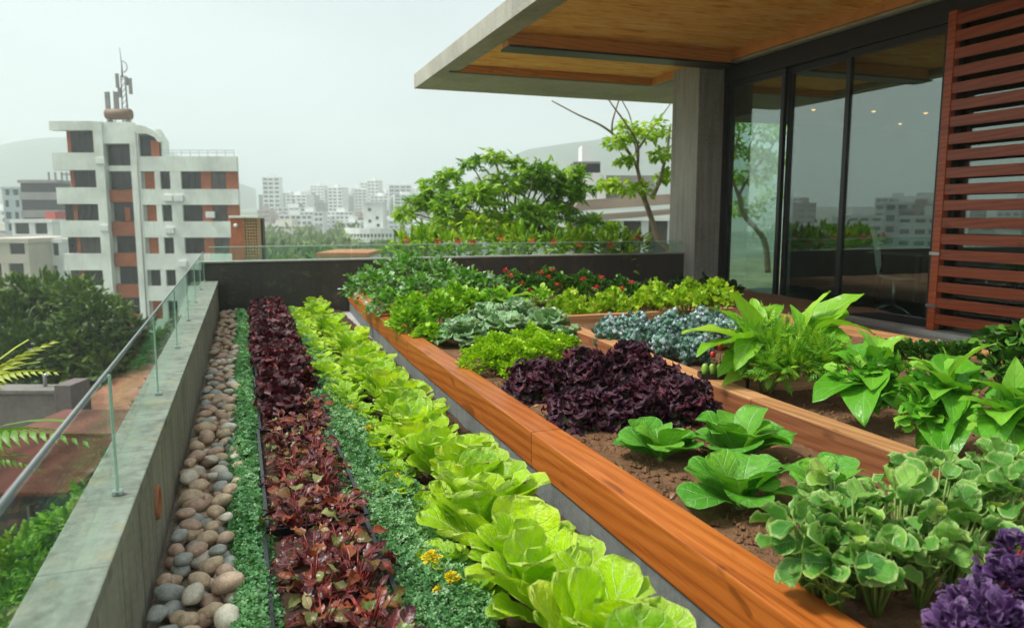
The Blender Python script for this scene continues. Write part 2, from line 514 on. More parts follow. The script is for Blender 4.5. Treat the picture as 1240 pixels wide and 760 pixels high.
g = thing('glass_railing', 'frameless glass railing with steel top rail on the long left parapet', 'railing', (-.343, 0, .45), .008)
ys = [1.02, 2.33, 3.62, 4.9, 6.2, 7.5, 8.8, 9.95]
for a, b in zip(ys, ys[1:]):
    z1 = .36
    q = MB().box(-.006, .006, a + .012, b - .012, -.03, z1).build('glass_pane', M_glass, g)
MB().tube([(0, 1.0, .372), (0, 9.96, .362)], .0052, 10).build('top_rail', M_rail, g)
for a in ys:
    MB().box(-.0045, .0045, a - .0045, a + .0045, .0185, .357).build('post', M_edge, g, .003)
    MB().box(-.014, .014, a - .012, a + .012, .0025, .018).build('clamp', M_steel, g, .004)
g = thing('glass_railing', 'low clear glass upstand along the top of the dark far wall', 'railing', (0, 10.06, .694))
for a, b in zip((-.35, 1.4, 3.1, 4.85), (1.4, 3.1, 4.85, 6.5)):
    MB().box(a + .008, b - .008, -.006, .006, .001, .17).build('glass_pane', M_glass, g)
MB().box(-.36, 6.52, -.009, .009, .1705, .181).build('top_rail', M_edge, g, .003)

# pebble bed, soil strip and trays stand on the floor
tag(soil_sheet(-.315, .0, .6, 9.95, .02, .04, .008, seed=3).build('gravel_bed', pbr('gravel', (.30, .25, .18), .9, .4, 60, .8)), kind='structure')
tag(clods(soil_sheet(-.09, 1.21, .3, 9.96, .028, .035, .022, seed=5), .5, 1.17, .8, 6, .034, 2600, 6).build('soil_strip', M_soild), kind='structure')

# ================================================================== raised beds
def bowx(y):          # the timber edge bows very slightly
    return 1.178 + .012 * (y - 4) ** 2 * .35 if y > 4 else 1.178 + .004 * (4 - y)
pl = thing('raised_bed', 'long raised garden bed edged with a glossy honey timber beam on a concrete base', 'garden bed', (0, 0, 0))
cuts = [.2, 2.98, 5.6, 8.0, 9.96]
for a, b in zip(cuts, cuts[1:]):
    xa, xb = bowx(a), bowx(b)
    L = math.hypot(xb - xa, b - a)
    M = Matrix.Translation((xa, a, 0)) @ Matrix.Rotation(-math.atan2(xb - xa, b - a), 4, 'Z')
    q = MB().box(0, .145, .002, L - .002, .142, .302).build('timber_beam', M_beam, pl, .006)
    q.matrix_local = M
    q = MB().box(.012, .12, .0, L, 0, .14).build('concrete_base', M_base, pl, .003)
    q.matrix_local = M
clods(soil_sheet(1.30, 2.36, .3, 6.05, .245, .026, .036, seed=11), 1.36, 2.24, .8, 4.8, .25, 3600, 4).build('soil', M_soil, pl)
soil_sheet(1.32, 6.5, 6.02, 9.96, .245, .08, .02, seed=12).build('soil', M_soil, pl)

pl2 = thing('raised_bed', 'second raised garden bed behind a weathered timber divider beside the glass pavilion', 'garden bed', (0, 0, 0))
b2 = [(2.235, .4), (2.29, 2.9), (2.46, 6.0)]
for (xa, a), (xb, b) in zip(b2, b2[1:]):
    L = math.hypot(xb - xa, b - a)
    M = Matrix.Translation((xa, a, 0)) @ Matrix.Rotation(-math.atan2(xb - xa, b - a), 4, 'Z')
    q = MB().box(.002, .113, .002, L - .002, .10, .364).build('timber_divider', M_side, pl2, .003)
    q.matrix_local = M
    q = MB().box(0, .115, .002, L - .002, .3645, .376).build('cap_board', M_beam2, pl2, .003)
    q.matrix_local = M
q = MB().box(.12, .95, -.035, .035, .20, .378).build('cross_board', M_beamx, pl2, .004); q.location = (2.30, 3.33, 0); q.rotation_euler = (0, 0, R(-8))
q = MB().box(.0, 1.9, -.04, .04, .20, .374).build('cross_board', M_beamx, pl2, .004); q.location = (2.58, 5.99, 0)
clods(soil_sheet(2.33, 4.6, .4, 5.97, .300, .028, .034, seed=21), 2.42, 3.9, 1.2, 4.2, .305, 3200, 5).build('soil', M_soil, pl2)
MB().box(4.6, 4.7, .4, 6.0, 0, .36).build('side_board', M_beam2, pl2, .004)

# ================================================================== pavilion
pv = thing('pavilion', 'modern concrete and glass pavilion with an overhanging timber lined roof', 'building', (6.5, 6, 0))
def pb(name, mat, x0, x1, y0, y1, z0, z1, bev=0., parent=None):
    return MB().box(x0 - 6.5, x1 - 6.5, y0 - 6, y1 - 6, z0, z1).build(name, mat, parent or pv, bev)
m = MB()
for x0, x1, y0, y1, z0, z1 in ((3.05, 3.36, 1.5, 13.4, 3.5, 3.75), (3.362, 13, 11.6, 13.4, 3.5, 3.75), (3.362, 13, 1.5, 11.598, 3.66, 3.748), (6.84, 7.15, 1.5, 11.598, 3.46, 3.658), (3.362, 6.838, 1.5, 2.2, 3.5, 3.658)):
    m.box(x0 - 6.5, x1 - 6.5, y0 - 6, y1 - 6, z0, z1)
m.build('roof_slab', M_roof, pv, .006)
pb('soffit_panel', M_soffit, 3.365, 6.835, 9.56, 11.555, 3.60, 3.655)
pb('soffit_panel', M_soffit, 3.365, 6.835, 2.21, 9.35, 3.60, 3.655)
m = MB()
for x0, x1, y0, y1 in ((3.363, 6.78, 11.55, 11.597), (6.78, 6.837, 9.57, 11.597), (6.78, 6.837, 2.3, 9.34)):
    m.box(x0 - 6.5, x1 - 6.5, y0 - 6, y1 - 6, 3.485, 3.598)
m.build('soffit_trim', M_trim, pv, .003)
pb('soffit_beam', M_trim, 3.363, 6.80, 9.352, 9.558, 3.43, 3.598, .003)
pb('beam_flashing', M_black, 3.362, 6.81, 9.27, 9.62, 3.40, 3.428, .002)
pb('edge_flashing', M_black, 3.2, 6.80, 11.56, 11.64, 3.478, 3.4845)
pb('column', M_col, 6.5, 6.96, 9.70, 10.42, 0, 3.498, .012)
# glazing: three tall panes and a fixed return
pb('header', M_black, 6.93, 7.10, 3.0, 9.695, 3.22, 3.456, .004)
ym = [9.60, 8.38, 7.30, 5.90]
for i in range(3):
    a, b = ym[i + 1], ym[i]
    d = MB()
    x0, x1 = (6.955, 7.015) if i != 1 else (7.02, 7.08)
    for q in ((a, b, .06, .15), (a, b, 3.13, 3.215), (a, a + .07, .151, 3.129), (b - .07, b, .151, 3.129)):
        d.box(x0 - 6.5, x1 - 6.5, q[0] - 6 + .003, q[1] - 6 - .003, q[2], q[3])
    fr = d.build('glass_door', M_black, pv, .003)
    xm = (x0 + x1) / 2 - 6.5
    MB().box(xm - .005, xm + .005, a - 6 + .068, b - 6 - .068, .149, 3.131).build('pane', M_door, fr)
pb('door_jamb', M_black, 6.94, 7.09, 9.60, 9.698, .05, 3.218, .004)
pb('door_jamb', M_black, 6.94, 7.09, 5.80, 5.897, .05, 3.218, .004)
pb('door_sill', M_deck, 6.80, 7.12, 3.0, 9.69, .001, .055, .004)
pb('side_window', M_door, 7.02, 7.03, 3.0, 5.79, .06, 3.2)
# the room behind
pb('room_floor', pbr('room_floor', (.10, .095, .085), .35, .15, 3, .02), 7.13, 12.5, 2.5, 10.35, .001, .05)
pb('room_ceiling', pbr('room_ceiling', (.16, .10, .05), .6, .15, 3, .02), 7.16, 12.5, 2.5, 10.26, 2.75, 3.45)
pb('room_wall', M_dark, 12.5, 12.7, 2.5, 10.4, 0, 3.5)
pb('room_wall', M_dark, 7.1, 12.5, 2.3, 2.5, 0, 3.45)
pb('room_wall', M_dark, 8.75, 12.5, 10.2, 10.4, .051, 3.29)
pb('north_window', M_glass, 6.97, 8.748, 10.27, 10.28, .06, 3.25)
t = NT('lamp_warm'); e = t.n('ShaderNodeEmission', Color=(1., .45, .08), Strength=1.0); t.t.links.new(e.outputs[0], t.out.inputs[0])
M_lamp = t.m
for px, py in ((985, 133), (1058, 135), (1121, 137), (1007, 158), (1090, 150)):
    p = P(px, py, 2.745)
    MB().lathe([(0, -.012), (.022, -.012), (.03, 0)], (p.x - 6.5, p.y - 6, 2.747), 12).build('downlight', M_lamp, pv)
# slat screen
s = MB().box(.35, .43, -.235, -.145, .06, 3.30)
sc = s.build('slat_screen', M_slat, pv, .004)
s = MB()
rr = random.Random(3)
for k in range(19):
    z = .13 + k * .168 + rr.uniform(-.006, .006)
    s.box(.36, .395, -3.6, -.237, z, z + .104)
s.build('slats', M_slat, sc, .003)
s = MB()
for y in (-1.2, -2.4): s.box(.398, .425, y - .03, y + .03, .06, 3.28)
s.build('rear_batten', M_black, sc)
s = MB()
for z in (.30, .85): MB().box(.335, .36, -.25, -.13, z, z + .03).build('hinge', M_steel, sc)

# office furniture seen through the glass
tb = thing('meeting_table', 'long dark meeting table inside the glass pavilion', 'table', (8.6, 6.9, .05))
MB().box(-.45, .45, -1.1, 1.1, .69, .73).build('table_top', pbr('table_top', (.16, .20, .15), .3, .1, 4, 0), tb, .008)
for x, y in ((-.36, -.95), (.36, -.95), (-.36, .95), (.36, .95)):
    MB().box(x - .03, x + .03, y - .03, y + .03, 0, .688).build('leg', M_black, tb)
def chair(loc, rz, label):
    c = thing('office_chair', label, 'chair', loc, rz)
    m = MB()
    sec = [(.20, .44), (.05, .425), (-.12, .44), (-.19, .50), (-.215, .62), (-.235, .78), (-.27, .95), (-.30, 1.03)]
    for y, z in sec:
        wd = .22 if z < .5 else .22 - (z - .5) * .13
        for k in range(7):
            u = k / 3 - 1
            m.v.append((u * wd, y + (abs(u) ** 2 * .05 if z > .5 else 0), z + (abs(u) ** 2 * .03 if z < .5 else 0)))
    for i in range(len(sec) - 1):
        for k in range(6):
            a = i * 7 + k
            m.f.append((a, a + 1, a + 8, a + 7)); m.sm.append(True)
    q = m.build('shell', M_white, c)
    sm = q.modifiers.new('thick', 'SOLIDIFY'); sm.thickness = .018
    MB().tube([(0, 0, .41), (0, 0, .09)], .025, 10).build('stem', M_steel, c)
    for k in range(4):
        a = PI / 4 + k * PI / 2
        MB().tube([(0, 0, .11), (.15 * math.cos(a), .15 * math.sin(a), .07), (.27 * math.cos(a), .27 * math.sin(a), .015)], [.018, .015, .013], 8).build('leg', M_steel, c)
    return c
chair((7.62, 7.0, .05), R(-135), 'white shell chair nearest the right door pane inside the pavilion')
# ================================================================== terrain, hills, haze
def ss(a, b, x):
    t = max(0., min(1., (x - a) / (b - a))); return t * t * (3 - 2 * t)
def terrain(x, y):
    d = math.hypot(x, y)
    n = mnoise.noise(Vector((x * .006, y * .006, 1.3)))
    return -10 + 20 * ss(260, 950, d) + n * 5 * ss(150, 500, d)
M_ground = pbr('town_ground', (.13, .15, .10), .95, .5, .05, .2, .1)
m = MB(); N = 70; S = 1450.
ax = [math.copysign(abs(i / N * 2 - 1) ** 1.6, i / N * 2 - 1) * S for i in range(N + 1)]
for y in ax:
    for x in ax: m.v.append((x, y, terrain(x, y)))
for j in range(N):
    for i in range(N):
        a = j * (N + 1) + i
        m.f.append((a, a + 1, a + N + 2, a + N + 1)); m.sm.append(True)
tag(m.build('ground', M_ground), kind='structure')

M_hill = pbr('hill_forest', (.05, .075, .04), .95, .4, .03, 0)
def ridge(line, D, depth):
    m = MB(); K = 9
    xs = []
    for (p0, y0), (p1, y1) in zip(line, line[1:]):
        for k in range(6): xs.append((p0 + (p1 - p0) * k / 6, y0 + (y1 - y0) * k / 6))
    for px, py in xs:
        for k in range(K):
            u = k / (K - 1) * 2 - 1
            d = D + u * depth
            r, zt = V(px, py, D)
            zt = -2 + (zt + 2) * (1 - abs(u) ** 1.5)
            x, y = W2(r * d / D, d)
            m.v.append((x, y, zt + mnoise.noise(Vector((x * .02, y * .02, 0))) * 6 * (1 - abs(u))))
    for i in range(len(xs) - 1):
        for k in range(K - 1):
            a = i * K + k
            m.f.append((a, a + K, a + K + 1, a + 1)); m.sm.append(True)
    tag(m.build('hills', M_hill), kind='structure')
ridge([(470, 262), (560, 225), (610, 190), (640, 181), (700, 170), (760, 160), (830, 165), (960, 190), (1100, 250)], 1080, 230)
ridge([(-260, 200), (-100, 182), (0, 176), (63, 167), (130, 166), (210, 185), (330, 240)], 1180, 220)

garden = MB().box(-.6, 22, 10.42, 27, -9, -.6).build('garden_terrace', pbr('garden_soil', (.20, .21, .12), .95, .4, 3, .3)); tag(garden, kind='structure')

hz = NT('town_haze')
v = hz.n('ShaderNodeVolumePrincipled'); v.inputs['Color'].default_value = (.90, .985, .985, 1); v.inputs['Density'].default_value = HAZE = .00088
v.inputs['Anisotropy'].default_value = .2
hz.t.links.new(v.outputs[0], hz.out.inputs['Volume'])
tag(MB().box(-1500, 1500, -1500, 1500, -16, 165).build('haze', hz.m), kind='stuff')

# ================================================================== buildings
def frame_at(D):
    """origin of a view-facing building frame: local x = right, y = away"""
    return (*W2(0, D), 0), -YAW
M_bwhite = concrete('apartment_render', (.70, .75, .68), .25, .35, None, .8)
M_brick = pbr('brick_panel', (.36, .12, .06), .8, .2, 6, .1)
M_brown = pbr('brown_panel', (.30, .085, .03), .7, .2, 4, .05)
M_win = pbr('dark_window', (.020, .020, .022), .15, .5, .35, 0)
M_cur = pbr('curtain_window', (.085, .075, .065), .3, .4, 1.5, 0)
M_frame = pbr('window_frame', (.05, .035, .03), .5)
M_core = pbr('core_wall', (.16, .15, .14), .8)  # even dark grey of the canopy building's lower wall
M_pale = pbr('pale_render', (.72, .74, .71), .75, .12, .5, 0)
M_grey = pbr('grey_render', (.27, .26, .25), .8, .2, .5, 0)
M_roofr = pbr('red_roof', (.22, .075, .05), .8, .6, 1.2, .3, .02, stretch=(1, .2, 1))

D = 69.
loc, rz = frame_at(D)
ap = thing('apartment_building', 'tall pale apartment block with brown window bays and brick panels beyond the glass railing', 'building', loc, rz)
X = lambda px: V(px, 262, D)[0]
Z = lambda py: V(620, py, D)[1]
def ab(name, mat, a, b, ya, yb, d0, d1, bev=0.):
    return MB().box(X(a), X(b), d0, d1, Z(yb), Z(ya)).build(name, mat, ap, bev)
GR = 480
wl = MB()
def wb(a, b, ya, yb, d0, d1): wl.box(X(a), X(b), d0, d1, Z(yb), Z(ya))
wb(84, 132, 157, GR, 1.6, 12); wb(132.1, 165, 151, GR, 1.9, 12.1); wb(165.1, 199, 156, GR, .8, 12); wb(199.1, 289.5, 190, GR, .8, 12)
rowsL = [(158, 185), (206, 227), (247, 267), (287, 307), (327, 346), (364, 382), (404, 424)]
top = 147
for i, (a, b) in enumerate(rowsL):     # projecting balcony bands of the left wing
    wb((69.5, 69.5, 71.5, 73, 74, 75, 76)[i], 122, top, a, -.3 if i else -.42, 1.58); top = b
wb(72, 122, 424, GR, 0, 1.58)
wb(121, 132, 147.5, GR, -.45, 1.57)
wb(131, 168, 148, 174, -.15, 1.5)
wl.prism([(X(163), Z(GR)), (X(163), Z(150)), (X(172), Z(151)), (X(184), Z(153.5)), (X(193), Z(158)), (X(200), Z(166)), (X(202), Z(172)), (X(197), Z(172)), (X(193), Z(166)), (X(184), Z(162)), (X(174), Z(162)), (X(174), Z(GR))][::-1], -.2, .79)
rowsR = [(207.5, 229), (248, 268), (287.5, 307), (326.5, 346), (364, 386), (404, 424)]
top = 189.5
for a, b in rowsR:
    wb(174.02, 290, top, a, -.2, .78); top = b
wb(174.02, 290, 424, GR, -.2, .78)
for a, b in rowsR:
    for p0, p1 in ((190.5, 197), (209, 222)): wb(p0, p1, a + .01, b - .01, -.16, .77)
wl.build('wall', M_bwhite, ap)
wn = 0
def window(a, b, ya, yb, d, mull=1):
    x0, x1, z0, z1 = X(a), X(b), Z(yb), Z(ya)
    f = MB(); th = .07
    f.box(x0, x1, d, d + .12, z0, z0 + th).box(x0, x1, d, d + .12, z1 - th, z1)
    f.box(x0, x0 + th, d, d + .12, z0 + th, z1 - th).box(x1 - th, x1, d, d + .12, z0 + th, z1 - th)
    for k in range(mull):
        xm = x0 + (x1 - x0) * (k + 1) / (mull + 1)
        f.box(xm - .03, xm + .03, d + .005, d + .11, z0 + th, z1 - th)
    w = f.build('window', M_frame, ap)
    MB().box(x0 + .02, x1 - .02, d + .05, d + .08, z0 + .02, z1 - .02).build('pane', M_cur if (int(a * 3 + ya) % 4 == 0) else M_win, w)
for i, (a, b) in enumerate(rowsL):
    s = i * .9
    window(88.5 + s, 115 + s * .8, a, b, 1.2, 2)
    if i > 1: window(74.5 + s * .6, 83.5 + s, a, b, 1.2, 0)
    ab('brick_panel', M_brick, 84 + s, 88.4 + s, a, b, 1.25, 1.5)
    ab('brick_panel', M_brown, 115.1 + s * .8, 120.8, a, b, 1.22, 1.5)
for k, (a, b) in enumerate(((175, 200), (207.5, 229), (245, 268), (286, 306), (323, 344), (361, 380), (398, 418))):
    window(133 + k, 164, a, b, 1.25, 1)
    if k == 2: ab('brown_door', M_brown, 148, 155, a + 6, b, 1.2, 1.249)
yb_ = [(230, 244.5), (268.5, 285.5), (306.5, 322.5), (344.5, 360.5), (380.5, 397.5)]
for a, b in yb_: ab('brick_panel', M_brick, 132.5, 166, a, b, .9, 1.7)
wb2 = ab('stair_band', M_bwhite, 132.2, 165, 200.2, 207, .9, 1.7)
window(173.8, 198, 164, 189, .5, 1)
ab('brick_panel', M_brick, 187, 197, 170, 189.3, .3, .49)
for i, (a, b) in enumerate(rowsR):
    window(197.2, 208.8, a, b, .3, 1); window(222.2, 245, a, b, .3, 2); window(257.5, 275, a, b, .3, 1)
    ab('brown_panel', M_brown if i < 3 or i > 3 else M_win, 177.5, 190.4, a, b, .3, .7)
    ab('brick_panel', M_brick, 245.1, 257.4, a, b, .25, .7); ab('brick_panel', M_brick, 275.1, 289.5, a, b, .25, .7)
r = MB()
for k in range(9):
    px = 203 + k * 10.5
    r.box(X(px) - .03, X(px) + .03, 0, .06, Z(190), Z(182))
for y in (182, 185): r.box(X(203), X(287.5), .01, .05, Z(y) - .03, Z(y) + .03)
r.build('roof_railing', M_steel, ap)
for px, py in ((206, 240), (206, 279), (219, 319), (256, 339), (219, 240), (128, 195), (127, 276), (256, 260)):
    MB().box(X(px) - .4, X(px) + .4, -.75, -.205 if px > 150 else -.455, Z(py) - .28, Z(py) + .28).build('air_conditioner', M_pale, ap, .03)
MB().tube([(X(171), -.32, Z(GR)), (X(171), -.32, Z(160))], .07, 6).build('rain_pipe', M_grey, ap)
for ch in list(ap.children) + [g_ for c_ in ap.children for g_ in c_.children]:
    for v_ in ch.data.vertices:
        v_.co.y *= .45 if v_.co.y < 1.9 else 1
        if v_.co.y > .5: v_.co.x -= (v_.co.y - .5) * .40
tk = thing('water_tank', 'brown cylindrical water tank lying on the apartment roof', 'water tank', (*W2(X(142), D + 1.5), Z(147.5)), rz)
MB().tube([(-1.15, 0, .85), (-1.1, 0, .85), (1.1, 0, .85), (1.15, 0, .85)], [.45, .5, .5, .45], 14).build('tank', pbr('tank', (.16, .10, .06), .6), tk)
q = MB(); q.box(-.9, -.75, -.45, .45, 0, .36).box(.75, .9, -.45, .45, 0, .36); q.build('stand', M_grey, tk)
mt = thing('antenna_mast', 'lattice telecom mast with panel antennas on the apartment roof', 'antenna', (*W2(X(140), D + 3), Z(150)), rz)
q = MB()
zz = lambda py: Z(py) - Z(150)
for x, y in ((-.28, 0), (.28, 0), (0, .45)):
    q.tube([(x, y, 0), (x * .7, y * .7, zz(84))], .06, 6)
for k in range(9):
    z0 = zz(84) * k / 9; z1 = zz(84) * (k + 1) / 9
    q.tube([(-.28 + .01 * k, 0, z0), (.27 - .01 * k, 0, z1)], .03, 4).tube([(.28 - .01 * k, 0, z0), (0, .44 - .015 * k, z1)], .03, 4)
q.build('lattice', M_grey, mt)
MB().tube([(-.1, .1, zz(86)), (-.1, .1, zz(70)), (-.2, .1, zz(48))], [.09, .06, .025], 6).build('whip', M_grey, mt)
for x, a, b in ((-.45, 82, 100), (.4, 86, 97), (.75, 88, 108), (-.3, 100, 112)):
    MB().box(x - .14, x + .14, -.3, -.12, zz(b), zz(a)).build('panel_antenna', M_grey, mt, .02)
q = MB()
for k in range(11):
    a = -1.2 + k * .35
    q.v += []
q.tube([(.05 + .4 * math.cos(a), 0, zz(73) + .5 * math.sin(a)) for a in [(-1.5 + k * .4) for k in range(9)]], .05, 5).build('loop_antenna', M_grey, mt)
mt2 = thing('antenna_mast', 'short antenna mast with a pair of panels left of the tall lattice mast', 'antenna', (*W2(X(127), D + 3), Z(149)), rz)
MB().tube([(0, 0, 0), (0, 0, 3.3)], .05, 6).build('pole', M_grey, mt2)
for x in (-.5, .32): MB().box(x - .26, x + .16, -.2, 0, 1.3, 3.2).build('panel_antenna', M_grey, mt2, .02)

def block(name, label, D, px0, px1, ytop, ybase, mat, depth=12, rows=(), parts=None, fl=3.1, group=None, cat='building', ribs=True):
    """a plain building with floor slabs, wall and glass bands"""
    loc, rz = frame_at(D)
    t = thing(name, label, cat, loc, rz, group)
    x0, x1 = V(px0, 262, D)[0], V(px1, 262, D)[0]
    z1, z0 = V(620, ytop, D)[1], V(620, ybase, D)[1]
    w = MB(); g = MB()
    n = max(1, round((z1 - z0) / fl)); h = (z1 - z0) / n
    g.box(x0 + .1, x1 - .1, .35, depth - .1, z0, z1 - .3).build('window_band', M_win, t)
    nb = max(2, round((x1 - x0) / 3.4))
    for k in range(n):
        w.box(x0, x1, 0, depth, z0 + h * k, z0 + h * k + h * .42)
        if ribs:
            for j in range(nb + 1):
                c = x0 + (x1 - x0) * j / nb; hw = .5 + .35 * ((j * 7 + k) % 3 == 0)
                w.box(max(x0, c - hw), min(x1, c + hw), .03, depth - .03, z0 + h * k + h * .42, z0 + h * (k + 1))
    w.box(x0 - .15, x1 + .15, -.15, depth + .15, z1 - .25, z1 + .35)
    w.build('wall', mat, t)
    return t, x0, x1, z0, z1
t, *_ = block('office_building', 'grey brown concrete building with roof frames left of the tall apartment block', 150, 26, 72, 220, 285, M_grey, 14, ribs=False)
q = MB()
for px in (48, 56, 64, 70):
    r_, z_ = V(px, 221, 150); q.box(r_ - .15, r_ + .15, 3, 3.3, z_, z_ + 2.2)
q.box(V(46, 0, 150)[0], V(72, 0, 150)[0], 3, 3.3, V(620, 211, 150)[1], V(620, 209, 150)[1])
q.build('roof_frame', M_grey, t)
block('glass_office', 'pale blue glazed office at the left edge of the view', 190, 5, 27, 228, 285, pbr('blue_panel', (.35, .42, .43), .5), 14)
t, x0, x1, z0, z1 = block('white_house', 'white rendered house with a red rooftop room left of the apartment block', 125, 13, 62, 268, 320, M_pale, 12)
MB().box(V(46, 262, 125)[0], V(58, 262, 125)[0], 2, 6, z1 + .352, V(620, 256, 125)[1]).build('roof_room', pbr('red_render', (.42, .07, .05), .7), t)
block('grey_house', 'low beige house with a grey lower storey at the left edge behind the tree', 100, -30, 31, 292, 372, pbr('beige_render', (.50, .47, .38), .8, .1, .5), 14)
block('cream_house', 'narrow cream house beside the apartment block with stacked dark balconies', 105, 34, 72, 292, 380, M_pale, 10)

# brick tower with lattice side
Db = 26.
loc, rz = frame_at(Db)
tw = thing('brick_tower', 'slim brick stair tower with an open lattice face behind the railing corner', 'tower', loc, rz)
xa, xm_, xb_ = (V(p, 262, Db)[0] for p in (278.5, 294, 312))
zt = V(620, 264, Db)[1]
MB().box(xa, xm_, 0, .9, -10, zt).build('brick_shaft', M_brick, tw, .01)
q = MB()
for k in range(6):
    x = xm_ + .01 + (xb_ - xm_ - .04) * k / 5
    q.box(x - .012, x + .022, .02, .3, -3, zt)
for k in range(40):
    z = zt - .05 - k * .105
    q.box(xm_ + .002, xb_, .03, .29, z - .02, z + .02)
q.build('lattice', pbr('lattice_brick', (.40, .26, .14), .8), tw)
MB().box(xm_, xb_ - .03, .55, .8, -10, zt - .01).build('back_panel', M_frame, tw)
MB().box(xa - .03, xb_ + .03, -.05, .95, zt + .002, zt + .08).build('cap', M_bwhite, tw, .01)
r_, z_ = V(286, 273, Db)
MB().lathe([(0, 0), (.07, 0), (.07, .03), (0, .03)], (0, 0, 0), 14).build('round_lamp', M_pale, tw, loc=(r_, -.032, z_), rot=(R(90), 0, 0))

# white civic building in the middle distance
Dc = 215.
loc, rz = frame_at(Dc)
t = thing('civic_building', 'white civic building with a square tower and a long curved wing in the valley', 'building', loc, rz)
xc, zc = (lambda p: V(p, 262, Dc)[0]), (lambda p: V(620, p, Dc)[1])
MB().box(xc(440), xc(463.5), 0, 7, -12, zc(246)).box(xc(439.5), xc(464), -.2, 7.2, zc(246) + .01, zc(243.5)).build('tower', M_pale, t)
for a, b in ((446, 252), (455, 262), (456, 271), (446, 266)):
    MB().box(xc(a), xc(a + 3.5), -.08, -.01, zc(b + 3.5), zc(b)).build('window', M_win, t)
m = MB(); g2 = MB()
zs = [V(620, y, Dc)[1] for y in (325, 300, 293, 287, 283, 276)]
arc = [(V(px, 262, Dc)[0], dd) for px, dd in ((415, 2), (425, -1), (437, -2.6), (450, -3.2), (463, -3), (476, -1.8), (488, .5), (497, 3.5))]
def curved(mb, za, zb, off, dep):
    n = len(mb.v)
    for x, d in arc:
        mb.v += [(x, d - off, za), (x, d - off, zb), (x, d + dep, zb), (x, d + dep, za)]
    for i in range(len(arc) - 1):
        for k in range(4):
            a = n + i * 4 + k; b = n + i * 4 + (k + 1) % 4
            mb.f.append((a, b, b + 4, a + 4)); mb.sm.append(False)
    mb.f += [(n, n + 1, n + 2, n + 3), tuple(n + (len(arc) - 1) * 4 + k for k in range(4))]; mb.sm += [False, False]
curved(m, zs[0], zs[1], 0, 2.5); curved(m, zs[2], zs[3], 0, 2.5); curved(m, zs[4], zs[5], .3, 2.5)
for i in range(len(arc) - 1):
    for f_ in (0, .33, .66):
        x = arc[i][0] * (1 - f_) + arc[i + 1][0] * f_; d = arc[i][1] * (1 - f_) + arc[i + 1][1] * f_
        m.box(x - .25, x + .25, d - .1, d + .3, zs[1], zs[4])
m.build('curved_wing', M_pale, t)
curved(g2, zs[1], zs[4], -.6, 2.2); g2.build('wing_glazing', M_win, t)

# canopied building right of the tree
Dk = 42.
loc, rz = frame_at(Dk)
rb = thing('canopy_building', 'low building with sloping brown canopy roofs behind the bare branched tree', 'building', loc, rz)
xk = lambda p: V(p, 262, Dk)[0]; zk = lambda p: V(620, p, Dk)[1]
M_thatch = pbr('canopy', (.27, .22, .17), .85, .25, 2, .3, .02, stretch=(.3, 1, 1))
m = MB()
m.prism([(xk(690), zk(256)), (xk(830), zk(246)), (xk(830), zk(234)), (xk(770), zk(238)), (xk(700), zk(243))], -1, 7)
m.prism([(xk(705), zk(268)), (xk(840), zk(256)), (xk(840), zk(251)), (xk(706), zk(261))], -3.5, 3)
m.build('canopy_roof', M_thatch, rb)
MB().box(xk(712), xk(736), 1, 5, zk(245), zk(208)).build('tower', M_pale, rb)
MB().box(xk(700), xk(735), 3.5, 8, zk(225), zk(190)).build('upper_storey', M_grey, rb)
MB().box(xk(700.5), xk(734.5), 3.42, 3.48, zk(205), zk(193)).build('ribbon_window', M_win, rb)
MB().box(xk(711), xk(724), 3.6, 6, zk(189.9), zk(168)).build('roof_block', M_pale, rb)
MB().box(xk(736.5), xk(800), 2, 7, zk(240), zk(210)).build('side_wall', M_grey, rb)
MB().box(xk(700), xk(830), 1.5, 6, -10, zk(268)).build('lower_wall', M_core, rb)
q = MB()
for p in (716, 742, 770, 800, 826): q.box(xk(p) - .18, xk(p) + .18, -3, -2.7, -10, zk(267))
q.build('column', M_pale, rb)
loc, rz = frame_at(52)
orf = thing('roofed_house', 'house with a flat orange tiled roof just over the far wall', 'house', loc, rz)
MB().box(V(381, 262, 52)[0], V(445, 262, 52)[0], 0, 6, V(620, 311, 52)[1], V(620, 306, 52)[1]).build('roof', pbr('orange_roof', (.50, .20, .10), .7), orf)
MB().box(V(383, 262, 52)[0], V(443, 262, 52)[0], .3, 5.7, -10, V(620, 311.1, 52)[1]).build('wall', M_pale, orf)

# houses below the railing on the left
loc, rz = frame_at(20)
h1 = thing('tiled_house', 'nearest house below the railing with a red corrugated roof and dark wall', 'house', loc, rz)
x0, x1 = V(-120, 262, 20)[0], V(86, 560, 20)[0]
ze, zr = V(620, 592, 20)[1], V(620, 530, 23.4)[1]
m = MB(); nc = 46
for i in range(nc * 4 + 1):
    x = x0 + (x1 - x0) * i / (nc * 4); c = .05 * math.sin(i * PI / 2)
    m.v += [(x, -.3, ze + c), (x, 3.4, zr + c), (x, -.3, ze + c - .06), (x, 3.4, zr + c - .06)]
for i in range(nc * 4):
    a = i * 4
    m.f += [(a, a + 4, a + 5, a + 1), (a + 2, a + 3, a + 7, a + 6), (a, a + 2, a + 6, a + 4)]; m.sm += [True, True, False]
m.build('roof', M_roofr, h1)
MB().box(x0, x1 - .3, .1, 6, -10, ze - .12).build('wall', pbr('charcoal_wall', (.05, .055, .055), .7), h1)
MB().box(x0, x1 + .05, 3.35, 6.4, ze - .1, zr + .16).build('ridge', M_roofr, h1)
q = MB()
for k in range(5):
    q.box(x1 - 1.3 + .0, x1 - .5, .02, .09, ze - .9 - k * .5, ze - .85 - k * .5)
q.box(x1 - 1.35, x1 - 1.28, .0, .09, -10, ze - .5).box(x1 - .52, x1 - .44, 0, .09, -10, ze - .5)
q.build('gate_frame', M_grey, h1)
loc, rz = frame_at(28)
